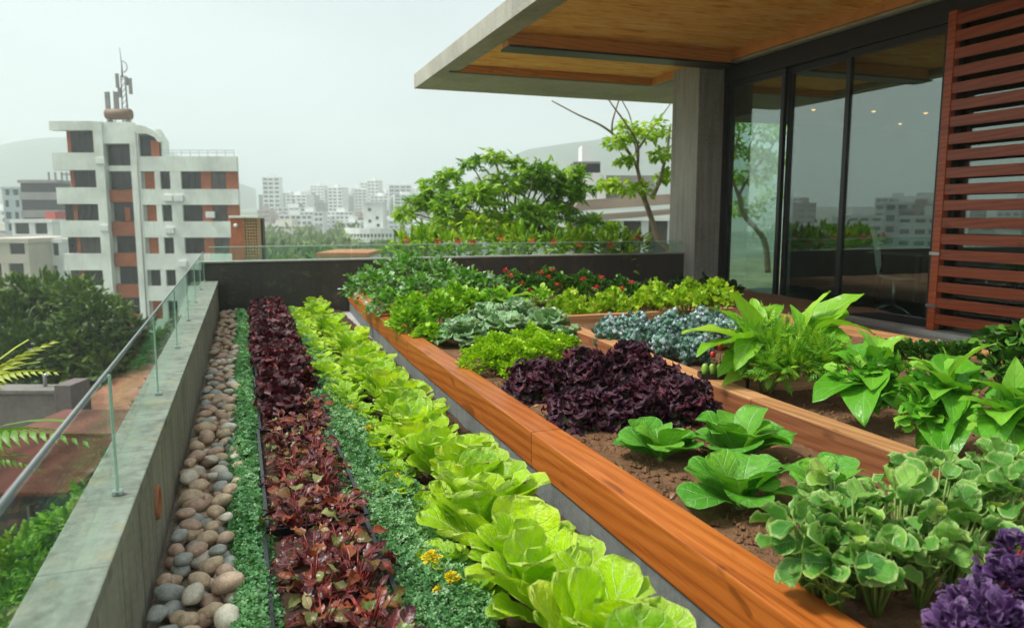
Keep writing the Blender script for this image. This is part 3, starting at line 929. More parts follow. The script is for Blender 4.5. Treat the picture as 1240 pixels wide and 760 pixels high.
h2 = thing('flat_roofed_house', 'taupe flat roofed house with a corner pier left of the tree trunk', 'house', loc, rz)
zz2 = lambda y: V(620, y, 28)[1]
xx2 = lambda p: V(p, 480, 28)[0]
MB().box(xx2(-120), xx2(70), 0, .9, -10, zz2(476)).build('wall', pbr('taupe', (.20, .17, .15), .8), h2)
MB().box(xx2(70.2), xx2(90), -.2, 1.1, -10, zz2(465)).build('corner_pier', pbr('taupe_dark', (.15, .125, .115), .8), h2, .02)
MB().box(xx2(-121), xx2(69.8), -.1, 1.0, zz2(475.9), zz2(472)).build('roof_edge', concrete('stained_roof', (.20, .19, .17), .5, .8), h2)
for k, (px, d_) in enumerate(((44, .6),)): MB().tube([(xx2(px), d_, zz2(472)), (xx2(px), d_, zz2(472) + .45), (xx2(px) + .12, d_, zz2(472) + .5)], .07, 8).build('vent_pipe', M_steel, h2)
loc, rz = frame_at(31)
h3 = thing('brick_cottage', 'small cottage with an orange red roof and dark windows seen through the railing glass', 'house', loc, rz)
zz3 = lambda y: V(620, y, 31)[1]
xx3 = lambda p: V(p, 490, 31)[0]
m = MB()
m.v = [(xx3(97), -.5, zz3(492)), (xx3(178), -.5, zz3(492)), (xx3(174), 4, zz3(464)), (xx3(102), 4, zz3(464)), (xx3(97), -.5, zz3(494)), (xx3(178), -.5, zz3(494)), (xx3(174), 4, zz3(468)), (xx3(102), 4, zz3(468))]
m.f = [(0, 1, 2, 3), (7, 6, 5, 4), (0, 4, 5, 1), (1, 5, 6, 2), (2, 6, 7, 3), (3, 7, 4, 0)]; m.sm = [False] * 6
m.build('roof', pbr('orange_tiles', (.34, .13, .08), .75, .5, 1.5, .3), h3)
MB().box(xx3(99), xx3(176), 0, 5, -10, zz3(495)).build('wall', pbr('rust_wall', (.20, .10, .075), .8), h3)
for a, b in ((108, 126), (136, 158)):
    w = MB().box(xx3(a), xx3(b), -.05, -.003, zz3(548), zz3(505)).build('window', M_frame, h3)
    MB().box(xx3(a + 1.5), xx3(b - 1.5), -.07, -.052, zz3(546), zz3(507)).build('pane', M_win, w)

# ------------------------------------------------------------------ the hazy city
M_farwin = pbr('far_window', (.13, .15, .16), .3, .5, .3, 0)
variants = []
for i, (w_, d_, h_) in enumerate(((14, 11, 12), (20, 12, 16), (11, 11, 24), (16, 12, 30), (26, 12, 10), (12, 10, 36), (9, 10, 14), (18, 13, 21))):
    wm, gm = MB(), MB()
    gm.box(-w_ / 2 + .1, w_ / 2 - .1, .4, d_ - .4, 0, h_ - .3)
    n = round(h_ / 3.1); hh = h_ / n
    for k in range(n):
        wm.box(-w_ / 2, w_ / 2, 0, d_, hh * k, hh * k + hh * (.45 if i % 2 else .6))
    nb = max(2, round(w_ / 3.6))
    for j in range(nb + 1):
        c = -w_ / 2 + w_ * j / nb; hw = .65 if (j + i) % 2 else .4
        wm.box(max(-w_ / 2 + .01, c - hw), min(w_ / 2 - .01, c + hw), .04, d_ - .04, .01, h_ - .02)
    wm.box(-w_ / 2 - .2, w_ / 2 + .2, -.2, d_ + .2, h_ - .3, h_ + .6)
    wm.box(-w_ * .2, w_ * .12, d_ * .3, d_ * .7, h_ + .6, h_ + 3.2)
    mats = (M_pale, M_pale, M_grey, M_pale, pbr('far_cream', (.52, .50, .44), .8, .1, .5, 0), M_pale, pbr('far_rose', (.40, .30, .26), .8, .1, .5, 0), M_grey)
    variants.append((wm.mesh('far_block', mats[i]), gm.mesh('far_glazing', M_farwin)))
rc = random.Random(21)
KIND = ['small low block', 'broad mid height block', 'slim grey block', 'tall slab block', 'long low cream block', 'tower block', 'narrow rose block', 'broad grey block']
def far_block(px, D, vi=None, sc_=.85):
    vi = rc.randrange(8) if vi is None else vi
    r_ = V(px, 262, D)[0]
    x, y = W2(r_, D)
    near = 'nearer part' if D < 480 else 'faint far slope'
    o = link('city_block', variants[vi][0], None, (x, y, terrain(x, y) - 1), (0, 0, -YAW + rc.uniform(-.35, .35)), (sc_ * rc.uniform(.8, 1.2),) * 2 + (sc_ * rc.uniform(.75, 1.1),))
    tag(o, f'{KIND[vi]} in the {near} of the hazy city across the valley', 'building', f'{KIND[vi]}s in the {near} of the city')
    link('glazing', variants[vi][1], o)
for k in range(92): far_block(rc.uniform(340, 525), rc.uniform(760, 1010), rc.choice((2, 3, 5, 7, 3, 1)), .72)
for k in range(44): far_block(rc.uniform(322, 500), rc.uniform(460, 760), None, .85)
for k in range(20): far_block(rc.uniform(300, 520), rc.uniform(290, 450), rc.choice((0, 1, 4, 6, 0, 1)), .8)
for k in range(16): far_block(rc.uniform(560, 720), rc.uniform(700, 950), rc.choice((0, 1, 4, 6)))
for k in range(9): far_block(rc.uniform(-10, 66), rc.uniform(240, 480), rc.choice((0, 1, 4, 6, 7)))
# the same town goes on to the left of the frame, where the pavilion's glass mirrors it
for k in range(44):
    a = R(rc.uniform(-62, -17)); d = rc.uniform(170, 520)
    x, y = d * math.sin(a), d * math.cos(a)
    vi = rc.choice((0, 1, 4, 6, 0, 1))
    o = link('town_block', variants[vi][0], None, (x, y, terrain(x, y) - 1), (0, 0, -a + rc.uniform(-.3, .3)))
    tag(o, f'{KIND[vi]} of the town mirrored in the pavilion glass', 'building', f'{KIND[vi]}s mirrored in the glass')
    link('glazing', variants[vi][1], o)

# ================================================================== trees
M_tree_d = leafmat('tree_leaf_dark', [(0., (.03, .075, .010)), (.5, (.075, .15, .018)), (1., (.16, .26, .03))], None, trans=.25, rough=.5, mscale=3, tcol=(1, 1.05, .5))
M_tree_m = leafmat('tree_leaf_mid', [(0., (.08, .20, .008)), (.55, (.22, .44, .015)), (1., (.48, .64, .03))], None, trans=.3, rough=.45, mscale=4, tcol=(1, 1.05, .5))
M_tree_l = leafmat('tree_leaf_light', [(0., (.20, .40, .02)), (.6, (.36, .58, .04)), (1., (.56, .70, .05))], (.5, .6, .16), .09, trans=.5, rough=.4, mscale=6)
sm = leaf(1, .34, 'lance', 3, 2, .5, 0, fold=.25)
def spray(n, L, W, droop=.7, palm=False):
    ps = []
    lf = leaf(1, W, 'lance', 3, 2, .5, 0, fold=.22)
    if palm:
        for k in range(n):
            a = 2 * PI * k / n + .2
            ps.append((lf, (0, 0, 0), a, .25 - droop * .5 + .25 * math.sin(k * 2.3), .2 * math.sin(k * 5), L * (.85 + .15 * math.sin(k * 3.7))))
    else:
        for k in range(n):
            f = (k // 2 + .6) / (n / 2 + .6)
            s = 1 if k % 2 else -1
            y = f; z = -droop * f * f * .4
            ps.append((lf, (0, y, z), -s * (1.05 - .55 * f), -.2 - droop * f * .4, s * .2, L * (1 - .35 * f)))
        ps.append((lf, (0, 1, -droop * .4), 0, -droop * .7, 0, L * .7))
    return combine(ps)
SPR = spray(10, .55, .22); PALM = spray(7, 1., .17, .8, True)
SPR2 = spray(6, .7, .34, .4)

def tree(name, label, base, height, r0, clumps, n, T, size, mat, bark=None, group=None, dens=None, cat='tree', bend=(0, 0), flat=.8, up=.1):
    t = thing(name, label, cat, base, 0, group)
    tr = MB()
    cz = sum(c[2] for c in clumps) / len(clumps)
    cx = sum(c[0] for c in clumps) / len(clumps); cy_ = sum(c[1] for c in clumps) / len(clumps)
    fork = (bend[0] + cx * .25, bend[1] + cy_ * .25, height)
    tr.tube([(0, 0, -.3), (bend[0] * .5, bend[1] * .3, height * .4), fork], [r0 * 1.25, r0, r0 * .8], 9)
    for c in clumps:
        mid = (fork[0] * .55 + c[0] * .45 + .1, fork[1] * .55 + c[1] * .45, fork[2] * .5 + c[2] * .5)
        tr.tube([fork, mid, (c[0], c[1], c[2] + c[3] * .25)], [r0 * .5, r0 * .28, r0 * .1], 6)
    tr.build('trunk', bark or M_bark, t)
    fo = Fol()
    tot = sum(c[3] ** 2 for c in clumps)
    for c in clumps:
        k = int(n * c[3] ** 2 / tot)
        m0 = RNG.uniform(.2, .75); clump(fo, T, c[:3], (c[3], c[3], c[3] * .72), k, size, flat, up, .6, .45, -.6, rnd=m0)
        for arr in fo.N[-(len(T) if isinstance(T, list) else 1):]: arr += np.repeat(RNG.normal(0, .16, len(arr) // (len(T[0][0]) if isinstance(T, list) else len(T[0])) + 1), len(T[0][0]) if isinstance(T, list) else len(T[0]))[:len(arr)]
    fo.build('crown', mat, t)
    return t

def px_clumps(base, D, lst, rs=1.):
    """clump list given as (px, py, radius px, depth offset) at distance D, relative to a base point"""
    out = []
    for px, py, rp, dd in lst:
        r_, z = V(px, py, D); k = (D + dd) / D
        x, y = W2(r_ * k, D + dd)
        out.append((x - base[0], y - base[1], H + (z - H) * k - base[2], rp * D / 905 * rs))
    return out
b = (*W2(V(105, 480, 36)[0], 36), -10)
L = [(60, 350, 26, 1), (95, 360, 30, 0), (130, 378, 26, 0), (20, 352, 26, 1), (30, 460, 40, -2), (75, 462, 36, -2), (150, 455, 30, -1), (-10, 455, 44, -2), (155, 400, 26, 1), (20, 395, 46, 0), (70, 372, 36, 1), (110, 392, 40, -1), (40, 430, 52, -2), (95, 430, 46, -1.5), (135, 415, 32, 1), (-30, 410, 50, 1), (150, 430, 24, 0), (60, 385, 40, 3), (10, 370, 28, 2), (-60, 380, 50, 3), (125, 445, 26, -2), (170, 425, 20, 1)]
tree('broad_tree', 'broad dark green tree standing in front of the apartment block', b, 4.6, .24, px_clumps(b, 36, L), 9500, SPR2, .27, M_tree_d, up=.35)
b = (*W2(V(215, 420, 44)[0], 44), -10)
tree('street_tree', 'green tree beside the apartment block seen through the railing glass', b, 3.5, .18, px_clumps(b, 44, [(200, 420, 30, 0), (228, 400, 22, 1), (240, 430, 28, 0), (186, 445, 26, -1), (215, 455, 34, -2)]), 2200, SPR2, .29, M_tree_d)
b = (*W2(V(65, 500, 15)[0], 12), -10)
tree('garden_tree', 'bushy green tree below the railing in front of the red roofed house', b, 4.5, .12, px_clumps(b, 12, [(30, 690, 60, 0), (90, 640, 40, .6), (60, 730, 70, -.5), (115, 600, 26, 1.5), (-20, 720, 60, 0), (110, 700, 40, 0)]), 2400, SPR2, .15, M_tree_m)
b = (*W2(V(180, 500, 17)[0], 17), -10)
tree('garden_tree', 'slim dark tree close below the railing beside the cottage', b, 5.0, .10, px_clumps(b, 17, [(160, 560, 26, 0), (190, 500, 26, 1), (150, 610, 24, -.5), (200, 470, 18, 1)]), 700, SPR2, .2, M_tree_d)
b = (*W2(V(612, 300, 18)[0], 18), -.6)
L = [(491, 259, 17, 0), (520, 243, 20, .2), (544, 213, 17, 0), (570, 200, 15, -.4), (598, 190, 16, 0), (626, 199, 16, .3), (545, 250, 28, -.5), (578, 238, 30, -.8), (612, 225, 28, 0), (640, 222, 24, .5), (665, 224, 20, 0), (692, 219, 17, .3), (708, 232, 15, 0), (548, 276, 30, -.6), (590, 272, 32, -1), (634, 262, 32, -.8), (676, 258, 28, 0), (505, 247, 19, .2), (527, 226, 19, 0), (664, 206, 16, .2), (692, 208, 15, 0), (684, 236, 24, .1), (652, 208, 18, -.3), (715, 270, 20, .2), (738, 280, 16, 0), (518, 284, 22, -.2), (655, 285, 30, -.6), (700, 290, 24, -.3)]
tree('flame_tree', 'bright green feathery leaved tree standing just beyond the far wall', b, 1.2, .11, px_clumps(b, 18, L, .84), 3300, [PALM, SPR], .17, M_tree_m, flat=.5, up=-.05)

# far woods in the valley: one mass
fo = Fol()
for k in range(240):
    D = rc.uniform(100, 300); px = rc.uniform(225, 520)
    x, y = W2(V(px, 262, D)[0], D)
    s = rc.uniform(2.2, 4.2) * (1 + D / 300)
    if px < 300 and D > 66: D = max(D, 95)
    clump(fo, SPR2, (x, y, terrain(x, y) + s * .1), (s, s, s * .8), 90, .55 + D / 260, .8, .1, .6, .6, -.2, rnd=rc.random() * .8 + .2)
tag(fo.build('valley_woods', M_tree_d), 'mass of hazy treetops filling the valley behind the far wall', 'trees', kind='stuff')

# bare branched frangipani behind the column
def frangipani(D, label, dpx, paths, lobes, n=95):
    x, y = W2(V(800 + dpx, 300, D)[0], D)
    base = (x, y, -.6)
    t = thing('frangipani_tree', label, 'tree', base)
    def pt(px, py, dd=0.):
        r_, z = V(px + dpx, py, D); k = (D + dd) / D
        a, b_ = W2(r_ * k, D + dd)
        return (a - x, b_ - y, H + (z - H) * k + .6)
    tr = MB()
    for pts, r0, r1 in paths:
        q = [pt(*p) for p in pts]
        # smooth the path
        cur = []
        for i in range(len(q) - 1):
            p0, p1, p2, p3 = (Vector(q[max(0, i - 1)]), Vector(q[i]), Vector(q[i + 1]), Vector(q[min(len(q) - 1, i + 2)]))
            for s_ in range(5):
                u = s_ / 5
                cur.append(.5 * ((2 * p1) + (p2 - p0) * u + (2 * p0 - 5 * p1 + 4 * p2 - p3) * u * u + (3 * p1 - p0 - 3 * p2 + p3) * u ** 3))
        cur.append(Vector(q[-1]))
        tr.tube(cur, [r0 + (r1 - r0) * i / (len(cur) - 1) for i in range(len(cur))], 8)
    tr.build('trunk', M_pale_bark, t)
    fo = Fol()
    LF = leaf(1, .24, 'ovate', 5, 2, .9, 0, fold=.25)
    for px, py, rp, dd in lobes:
        c = pt(px, py, dd); rr_ = rp * D / 905
        clump(fo, LF, c, (rr_, rr_, rr_ * .7), n, .17, .5, .0, .8, .3, -.5)
    fo.build('leaves', M_tree_l, t)
PTH = [([(818, 345, 0), (812, 305, 0), (797, 290, 0), (790, 268, .1), (780, 240, 0)], .075, .06),
       ([(780, 240, 0), (775, 218, 0), (768, 195, .1), (748, 168, 0), (728, 152, -.2), (700, 139, -.3), (668, 122, -.5)], .05, .012),
       ([(790, 240, 0), (800, 215, .2), (808, 180, .3), (812, 150, .4)], .05, .02),
       ([(772, 205, 0), (772, 175, -.3), (758, 150, -.5), (742, 128, -.6), (730, 110, -.6)], .032, .011),
       ([(770, 185, 0), (790, 155, .3), (803, 138, .4), (816, 120, .5)], .028, .01),
       ([(741, 162, -.1), (742, 146, -.3), (750, 120, -.4), (757, 100, -.4)], .024, .01),
       ([(776, 225, 0), (765, 150, .4), (755, 125, .4), (740, 100, .5)], .02, .009)]
frangipani(16.6, 'frangipani tree with a crooked pale trunk and bare twisting branches beside the concrete column', 0, PTH,
           [(762, 158, 15, 0), (778, 166, 18, 0), (795, 158, 20, .4), (745, 174, 14, -.3), (757, 196, 9, 0), (752, 228, 20, -.2), (772, 232, 16, 0), (735, 226, 12, 0), (800, 190, 12, .3), (808, 215, 14, .4)])
PTH2 = [([(835, 330, 0), (830, 290, 0), (806, 260, 0), (800, 235, 0)], .08, .06), ([(800, 235, 0), (815, 210, 0), (835, 185, .2), (850, 160, .3)], .045, .014), ([(800, 240, 0), (790, 200, .1), (800, 160, .2), (790, 130, .2)], .045, .014), ([(815, 210, 0), (812, 180, .1), (826, 150, .2)], .03, .012)]
frangipani(19., 'leafy frangipani tree seen through the corner panes of the pavilion', 95, PTH2,
           [(795, 140, 22, 0), (815, 150, 22, .2), (840, 165, 20, 0), (826, 190, 16, 0), (800, 185, 18, .2), (790, 215, 14, 0), (850, 200, 24, .5), (845, 240, 26, .8), (785, 175, 20, .3), (820, 215, 20, .2), (860, 150, 24, .4), (810, 255, 20, .6)], 130)
# ================================================================== garden plants
def nth(i):
    w = ['first', 'second', 'third', 'fourth', 'fifth', 'sixth', 'seventh', 'eighth', 'ninth', 'tenth']
    if i < 10: return w[i]
    s = 'th' if 10 < (i + 1) % 100 < 14 else {1: 'st', 2: 'nd', 3: 'rd'}.get((i + 1) % 10, 'th')
    return f'{i + 1}{s}'

def C(px, py, D):
    r_, z = V(px, py, D); x, y = W2(r_, D)
    return np.array((x, y, z))

def aim(fo, T, A, B, roll=0., rnd=.5, k=1.05, lift=0.):
    d = np.array(B) - np.array(A); L = np.linalg.norm(d)
    fo.add(T, A, math.atan2(d[1], d[0]), math.asin(d[2] / L) + lift, roll, L * k, rnd)

LIME = [(0., (.19, .43, .006)), (.45, (.42, .70, .012)), (.8, (.60, .82, .02)), (1., (.74, .86, .07))]
M_lime = leafmat('lime_lettuce_leaf', LIME, (.60, .76, .34), .10, 6, (.55, .70, .16), .88, .42, .38, .22, 34, .9, 75, (1.05, 1.0, .35), .4)
M_lime2 = leafmat('yellow_herb_leaf', [(0., (.18, .40, .01)), (.5, (.36, .60, .02)), (1., (.56, .70, .04))], (.45, .6, .15), .12, 0, None, .7, .35, .45, .2, 20)
M_red = leafmat('beet_leaf', [(0., (.035, .004, .010)), (.30, (.085, .009, .012)), (.52, (.17, .024, .014)), (.70, (.30, .075, .02)), (.80, (.12, .10, .02)), (.92, (.09, .22, .03)), (1., (.40, .36, .16))], (.45, .10, .08), .10, 4, None, .8, .25, .34, .35, 22, .5, 50, (1, .75, .5), .5)
M_burg = leafmat('burgundy_leaf', [(0., (.035, .004, .010)), (.6, (.10, .010, .018)), (.85, (.20, .024, .026)), (1., (.30, .09, .06))], (.22, .03, .04), .08, 0, None, .8, .3, .5, .3, 30, .3, 60, (1, .6, .6), .5)
M_lollo = leafmat('purple_frilled_leaf', [(0., (.016, .007, .016)), (.55, (.036, .010, .024)), (.85, (.075, .012, .028)), (1., (.13, .02, .03))], None, .1, 0, (.095, .025, .05), .8, .3, .52, .45, 60, .3, 90, (1, .5, .6), .35, .12, (.10, .17, .05))
M_cover = leafmat('cover_leaf', [(0., (.05, .17, .05)), (.5, (.13, .33, .11)), (.85, (.26, .48, .20)), (1., (.34, .52, .30))], None, .1, 0, None, .7, .25, .42, .25, 30)
M_herb = leafmat('blue_green_leaf', [(0., (.05, .20, .02)), (.4, (.13, .37, .03)), (.68, (.25, .50, .07)), (.84, (.38, .54, .36)), (1., (.60, .70, .72))], None, .1, 0, None, .8, .3, .36, .25, 20)
M_bright = leafmat('bright_shrub_leaf', [(0., (.09, .28, .008)), (.5, (.24, .52, .015)), (1., (.46, .68, .05))], (.35, .55, .15), .1, 0, None, .8, .35, .4, .2, 20)
M_kale = leafmat('frosted_kale_leaf', [(0., (.09, .25, .07)), (.5, (.21, .42, .15)), (.8, (.36, .56, .30)), (1., (.56, .70, .50))], (.62, .74, .56), .12, 5, (.42, .56, .38), .86, .25, .4, .3, 24, .6, 50)
M_cush = leafmat('cushion_leaf', [(0., (.16, .38, .006)), (.5, (.34, .60, .01)), (1., (.54, .74, .04))], None, .1, 0, None, .8, .35, .45, .2, 20)
M_butter = leafmat('butterhead_leaf', [(0., (.04, .22, .015)), (.5, (.10, .36, .025)), (.85, (.20, .48, .035)), (1., (.38, .62, .05))], (.28, .52, .18), .08, 5, (.16, .40, .06), .9, .34, .42, .35, 30, .9, 55, (1, 1, .4), .4)
M_succ = leafmat('blue_grey_leaf', [(0., (.06, .18, .10)), (.4, (.15, .29, .22)), (.8, (.32, .44, .44)), (1., (.52, .60, .66))], None, .1, 0, None, .8, .15, .45, .25, 25)
M_big = leafmat('broad_green_leaf', [(0., (.09, .32, .012)), (.5, (.21, .50, .02)), (1., (.42, .66, .05))], (.42, .64, .2), .10, 5, None, .8, .38, .34, .2, 14, .5, 40)
M_basil = leafmat('basil_leaf', [(0., (.045, .24, .015)), (.5, (.12, .40, .02)), (1., (.28, .56, .05))], (.24, .50, .12), .09, 5, None, .8, .33, .32, .2, 16, .6, 40)
M_varie = leafmat('pale_edged_leaf', [(0., (.06, .22, .03)), (.5, (.13, .34, .05)), (.85, (.24, .46, .07)), (1., (.42, .52, .08))], (.30, .45, .2), .07, 3, (.48, .62, .22), .8, .28, .42, .25, 22, .8, 45)
M_purple = leafmat('violet_leaf', [(0., (.025, .010, .045)), (.5, (.075, .026, .115)), (1., (.19, .10, .25))], None, .1, 0, (.26, .17, .33), .82, .25, .45, .3, 40, .4, 60, (1, .7, 1))
M_shrub = leafmat('dark_shrub_leaf', [(0., (.02, .08, .012)), (.5, (.05, .16, .02)), (1., (.13, .30, .03))], None, .1, 0, None, .8, .25, .36, .25, 20)
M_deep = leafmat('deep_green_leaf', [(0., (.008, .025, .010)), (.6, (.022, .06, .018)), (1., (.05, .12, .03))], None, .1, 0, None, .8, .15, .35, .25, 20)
M_flower = pbr('red_petal', (.62, .02, .015), .5, .2, 20, 0)
M_yellow = leafmat('marigold_petal', [(0., (.60, .42, .005)), (1., (.85, .72, .02))], None, trans=.2)
M_bstem = pbr('beet_stem', (.26, .035, .03), .4, .3, 20, .1)
M_fruit = pbr('green_fruit', (.24, .42, .05), .3, .2, 15, .05)
M_fern = leafmat('fern_leaf', [(0., (.06, .20, .015)), (.6, (.16, .34, .02)), (1., (.42, .46, .04))], None, trans=.35)

# ---- pebbles
PM = [('tan', pbr('pebble_tan', (.60, .44, .29), .55, .3, 9, .15)), ('grey green', pbr('pebble_grey', (.36, .37, .33), .5, .3, 9, .15)), ('pinkish brown', pbr('pebble_pink', (.54, .36, .26), .55, .3, 9, .15)), ('pale cream', pbr('pebble_pale', (.68, .60, .48), .55, .25, 9, .15))]
pmesh = []
for i in range(7):
    bm = bmesh.new(); bmesh.ops.create_icosphere(bm, subdivisions=3, radius=1)
    e = (1, random.uniform(.68, .88), random.uniform(.52, .68))
    for v in bm.verts:
        n = mnoise.noise(v.co * 1.1 + Vector((i * 9, 0, 0))) * .22
        v.co = Vector((v.co.x * e[0], v.co.y * e[1], v.co.z * e[2])) * (1 + n)
    for f in bm.faces: f.smooth = True
    row = []
    for nm, mt_ in PM:
        me = bpy.data.meshes.new('pebble'); bm.to_mesh(me); me.materials.append(mt_); row.append(me)
    bm.free(); pmesh.append(row)
rp = random.Random(5)
spots = []
for layer, (zc, tries) in enumerate(((.045, 5200), (.085, 2600))):
    got = []
    for k in range(tries):
        y = 1.75 + 8.1 * rp.random() ** 1.15
        s = rp.uniform(.031, .055) * (1.12 if rp.random() < .25 else 1)
        x = rp.uniform(inner(y) + s * .8, -.03 - s * .5 + .02 * math.sin(y * 4) - (.02 if layer else 0))
        if all((x - a) ** 2 + (y - b_) ** 2 > ((s + c) * (.80 if not layer else .95)) ** 2 for a, b_, c, _ in got): got.append((x, y, s, zc + rp.uniform(-.012, .012)))
    spots += got
spots.sort(key=lambda q: q[1])
rest = MB()
far_pb = bmesh.new()
for i, (x, y, s, z) in enumerate(spots):
    ci = rp.choices((0, 1, 2, 3), (4, 3, 3, 2))[0]
    if y > 6: ci = rp.choices((0, 1, 2, 3), (4, 1, 2, 5))[0]
    vi = rp.randrange(7)
    if i < 290:
        nm = PM[ci][0]
        o = link('pebble', pmesh[vi][ci], None, (x, y, z), (rp.uniform(-.3, .3), rp.uniform(-.3, .3), rp.uniform(0, 6.28)), (s, s, s))
        tag(o, f'smooth {nm} river pebble in the strip beside the concrete parapet', 'pebble', f'{nm} pebbles in the strip')
    else:
        me = pmesh[vi][0]
        n0 = len(rest.v); M = Matrix.Translation((x, y, z)) @ Matrix.Rotation(rp.uniform(0, 6.28), 4, 'Z') @ Matrix.Scale(s, 4)
        rest.v += [tuple(M @ v.co) for v in me.vertices]
        rest.f += [tuple(n0 + j for j in p.vertices) for p in me.polygons]; rest.sm += [True] * len(me.polygons)
def pebble_mix():
    t = NT('pebble_mix')
    g = t.t.nodes.new('ShaderNodeNewGeometry')
    k = t.ramp(g.outputs['Random Per Island'], [(.0, (.44, .31, .19)), (.3, (.36, .22, .14)), (.5, (.27, .26, .21)), (.65, (.50, .41, .29)), (1., (.42, .29, .18))])
    return t.finish(k, .55, t.bump(t.noise(t.coord(), 30.), .15, .01))
if rest.v: tag(rest.build('pebbles', pebble_mix()), 'pale tan pebbles filling the far end of the strip', 'pebbles', kind='stuff')

# ---- ground cover: uncountable little leaves
def cover(strips, n, seed, label):
    rg = np.random.default_rng(seed); fo = Fol()
    T = combine([(leaf(1, .42, 'round', 2, 2, .5, .3), (0, 0, 0), a, .5, 0, 1) for a in (0, 2.1, 4.2)])
    T1 = leaf(1, .36, 'oval', 2, 2, .5, .3)
    for x0, x1, y0, y1, w_ in strips:
        m = int(n * w_)
        y = y0 + (y1 - y0) * rg.random(m) ** 1.7
        cx, hw = (x0 + x1) / 2, (x1 - x0) / 2
        u = rg.uniform(-1, 1, m)
        x = cx + hw * u * (1 + .18 * np.sin(y * 7 + cx * 9)) + .015 * np.sin(y * 3.1)
        hgt = .045 + .06 * (1 - u ** 2) * (.6 + .4 * np.sin(y * 11 + x * 30) * np.sin(x * 40 + y * 5))
        z = .03 + hgt * rg.random(m) ** .4
        s = (.0095 + .0013 * (y - 1)) * rg.uniform(.7, 1.35, m)
        rn = np.clip(.42 + .2 * np.sin(y * 4 + x * 18) + rg.normal(0, .2, m), 0, .93); rn[rg.random(m) < .06] = .99
        fo.add(T if w_ < .9 else T, np.stack([x, y, z], -1), rg.uniform(0, 6.28, m), rg.normal(.35, .45, m), rg.normal(0, .4, m), s, rn)
    tag(fo.build('ground_cover', M_cover), label, 'ground cover', kind='stuff')
cover([(-.085, .06, 1.3, 9.9, .8)], 26000, 1, 'low creeping green ground cover between the pebbles and the red leaf trays')
cover([(.39, .68, 1.2, 9.9, 1.15)], 26000, 2, 'low blue green ground cover between the red leaf trays and the lime lettuces')

# ---- red leaf trays
trays = [(1.42, 2.78), (2.80, 4.16), (4.18, 5.54), (5.56, 6.92), (6.94, 8.30), (8.32, 9.68)]
t0 = thing('planter_tray', 'nearest black plastic tray of red leaf plants', 'tray', (.225, 1.42, .005), 0, 'black trays in the red leaf row')
L_ = 1.36
q = MB(); q.box(-.185, -.178, 0, L_, 0, .09).box(.178, .185, 0, L_, 0, .09).box(-.177, .177, 0, .008, 0, .089).box(-.177, .177, L_ - .008, L_, 0, .089)
q.box(-.192, -.178, .0, L_, .0905, .096).box(.178, .192, .0, L_, .0905, .096).box(-.1775, .1775, 0, .012, .0905, .0955).box(-.1775, .1775, L_ - .012, L_, .0905, .0955)
q.build('tray_wall', M_tray, t0)
soil_sheet(-.1775, .1775, .009, L_ - .009, .068, .03, .012, seed=9).build('potting_soil', M_soild, t0)
for i, (a, b) in enumerate(trays[1:], 1):
    dup(t0, (.225 + .012 * i, a, .005), 0, label=f'black plastic tray of red leaf plants, {nth(i)} from the camera')

def beet(seed):
    rg = np.random.default_rng(seed); fo = Fol(); st = MB()
    Ts = [leaf(1, w_, 'ovate', 8, 4, b_, .15, r_, 2.5, seed=seed * 7 + k, fold=.12) for k, (w_, b_, r_) in enumerate(((.30, .8, .2), (.36, 1.1, .24), (.24, .6, .16), (.38, 1.5, .22)))]
    for k in range(36):
        az = rg.uniform(0, 6.28); el = rg.uniform(.3, 1.4); r0 = rg.uniform(0, .05)
        pl_ = rg.uniform(.04, .12)
        p0 = np.array((r0 * math.cos(az), r0 * math.sin(az), -.015))
        d = np.array((math.cos(az) * math.cos(el), math.sin(az) * math.cos(el), math.sin(el)))
        p1 = p0 + d * pl_
        st.tube([p0, p0 + d * pl_ * .5 + np.array((0, 0, .008)), p1], [.0035, .003, .0022], 5)
        fo.add(Ts[k % 4], p1 - d * .004, az + rg.normal(0, .3), el - rg.uniform(.2, .9), rg.normal(0, .35), rg.uniform(.042, .082), rg.random() ** 1.25)
    return fo.mesh('foliage', M_red), st.mesh('stems', M_bstem)
def burgundy(seed):
    rg = np.random.default_rng(seed); fo = Fol(); st = MB()
    Ts = [leaf(1, w_, 'obov', 6, 6, .7, .2, .26, 3, seed=seed * 5 + k) for k, w_ in enumerate((.40, .46, .36))]
    for k in range(58):
        f = k / 58
        az = k * 2.399 + rg.normal(0, .2); el = .15 + 1.2 * f + rg.normal(0, .12)
        fo.add(Ts[k % 3], (.02 * math.cos(az), .02 * math.sin(az), .01 + .05 * f), az, el, rg.normal(0, .25), rg.uniform(.12, .18), rg.random() * (.4 + .6 * rg.random()))
    st.tube([(0, 0, -.02), (0, 0, .07)], [.012, .008], 7)
    return fo.mesh('foliage', M_burg), st.mesh('stems', M_bstem)
bt = [beet(s) for s in (11, 12, 13, 14)]; bg = [burgundy(s) for s in (21, 22, 23)]
y = 1.60; i = 0
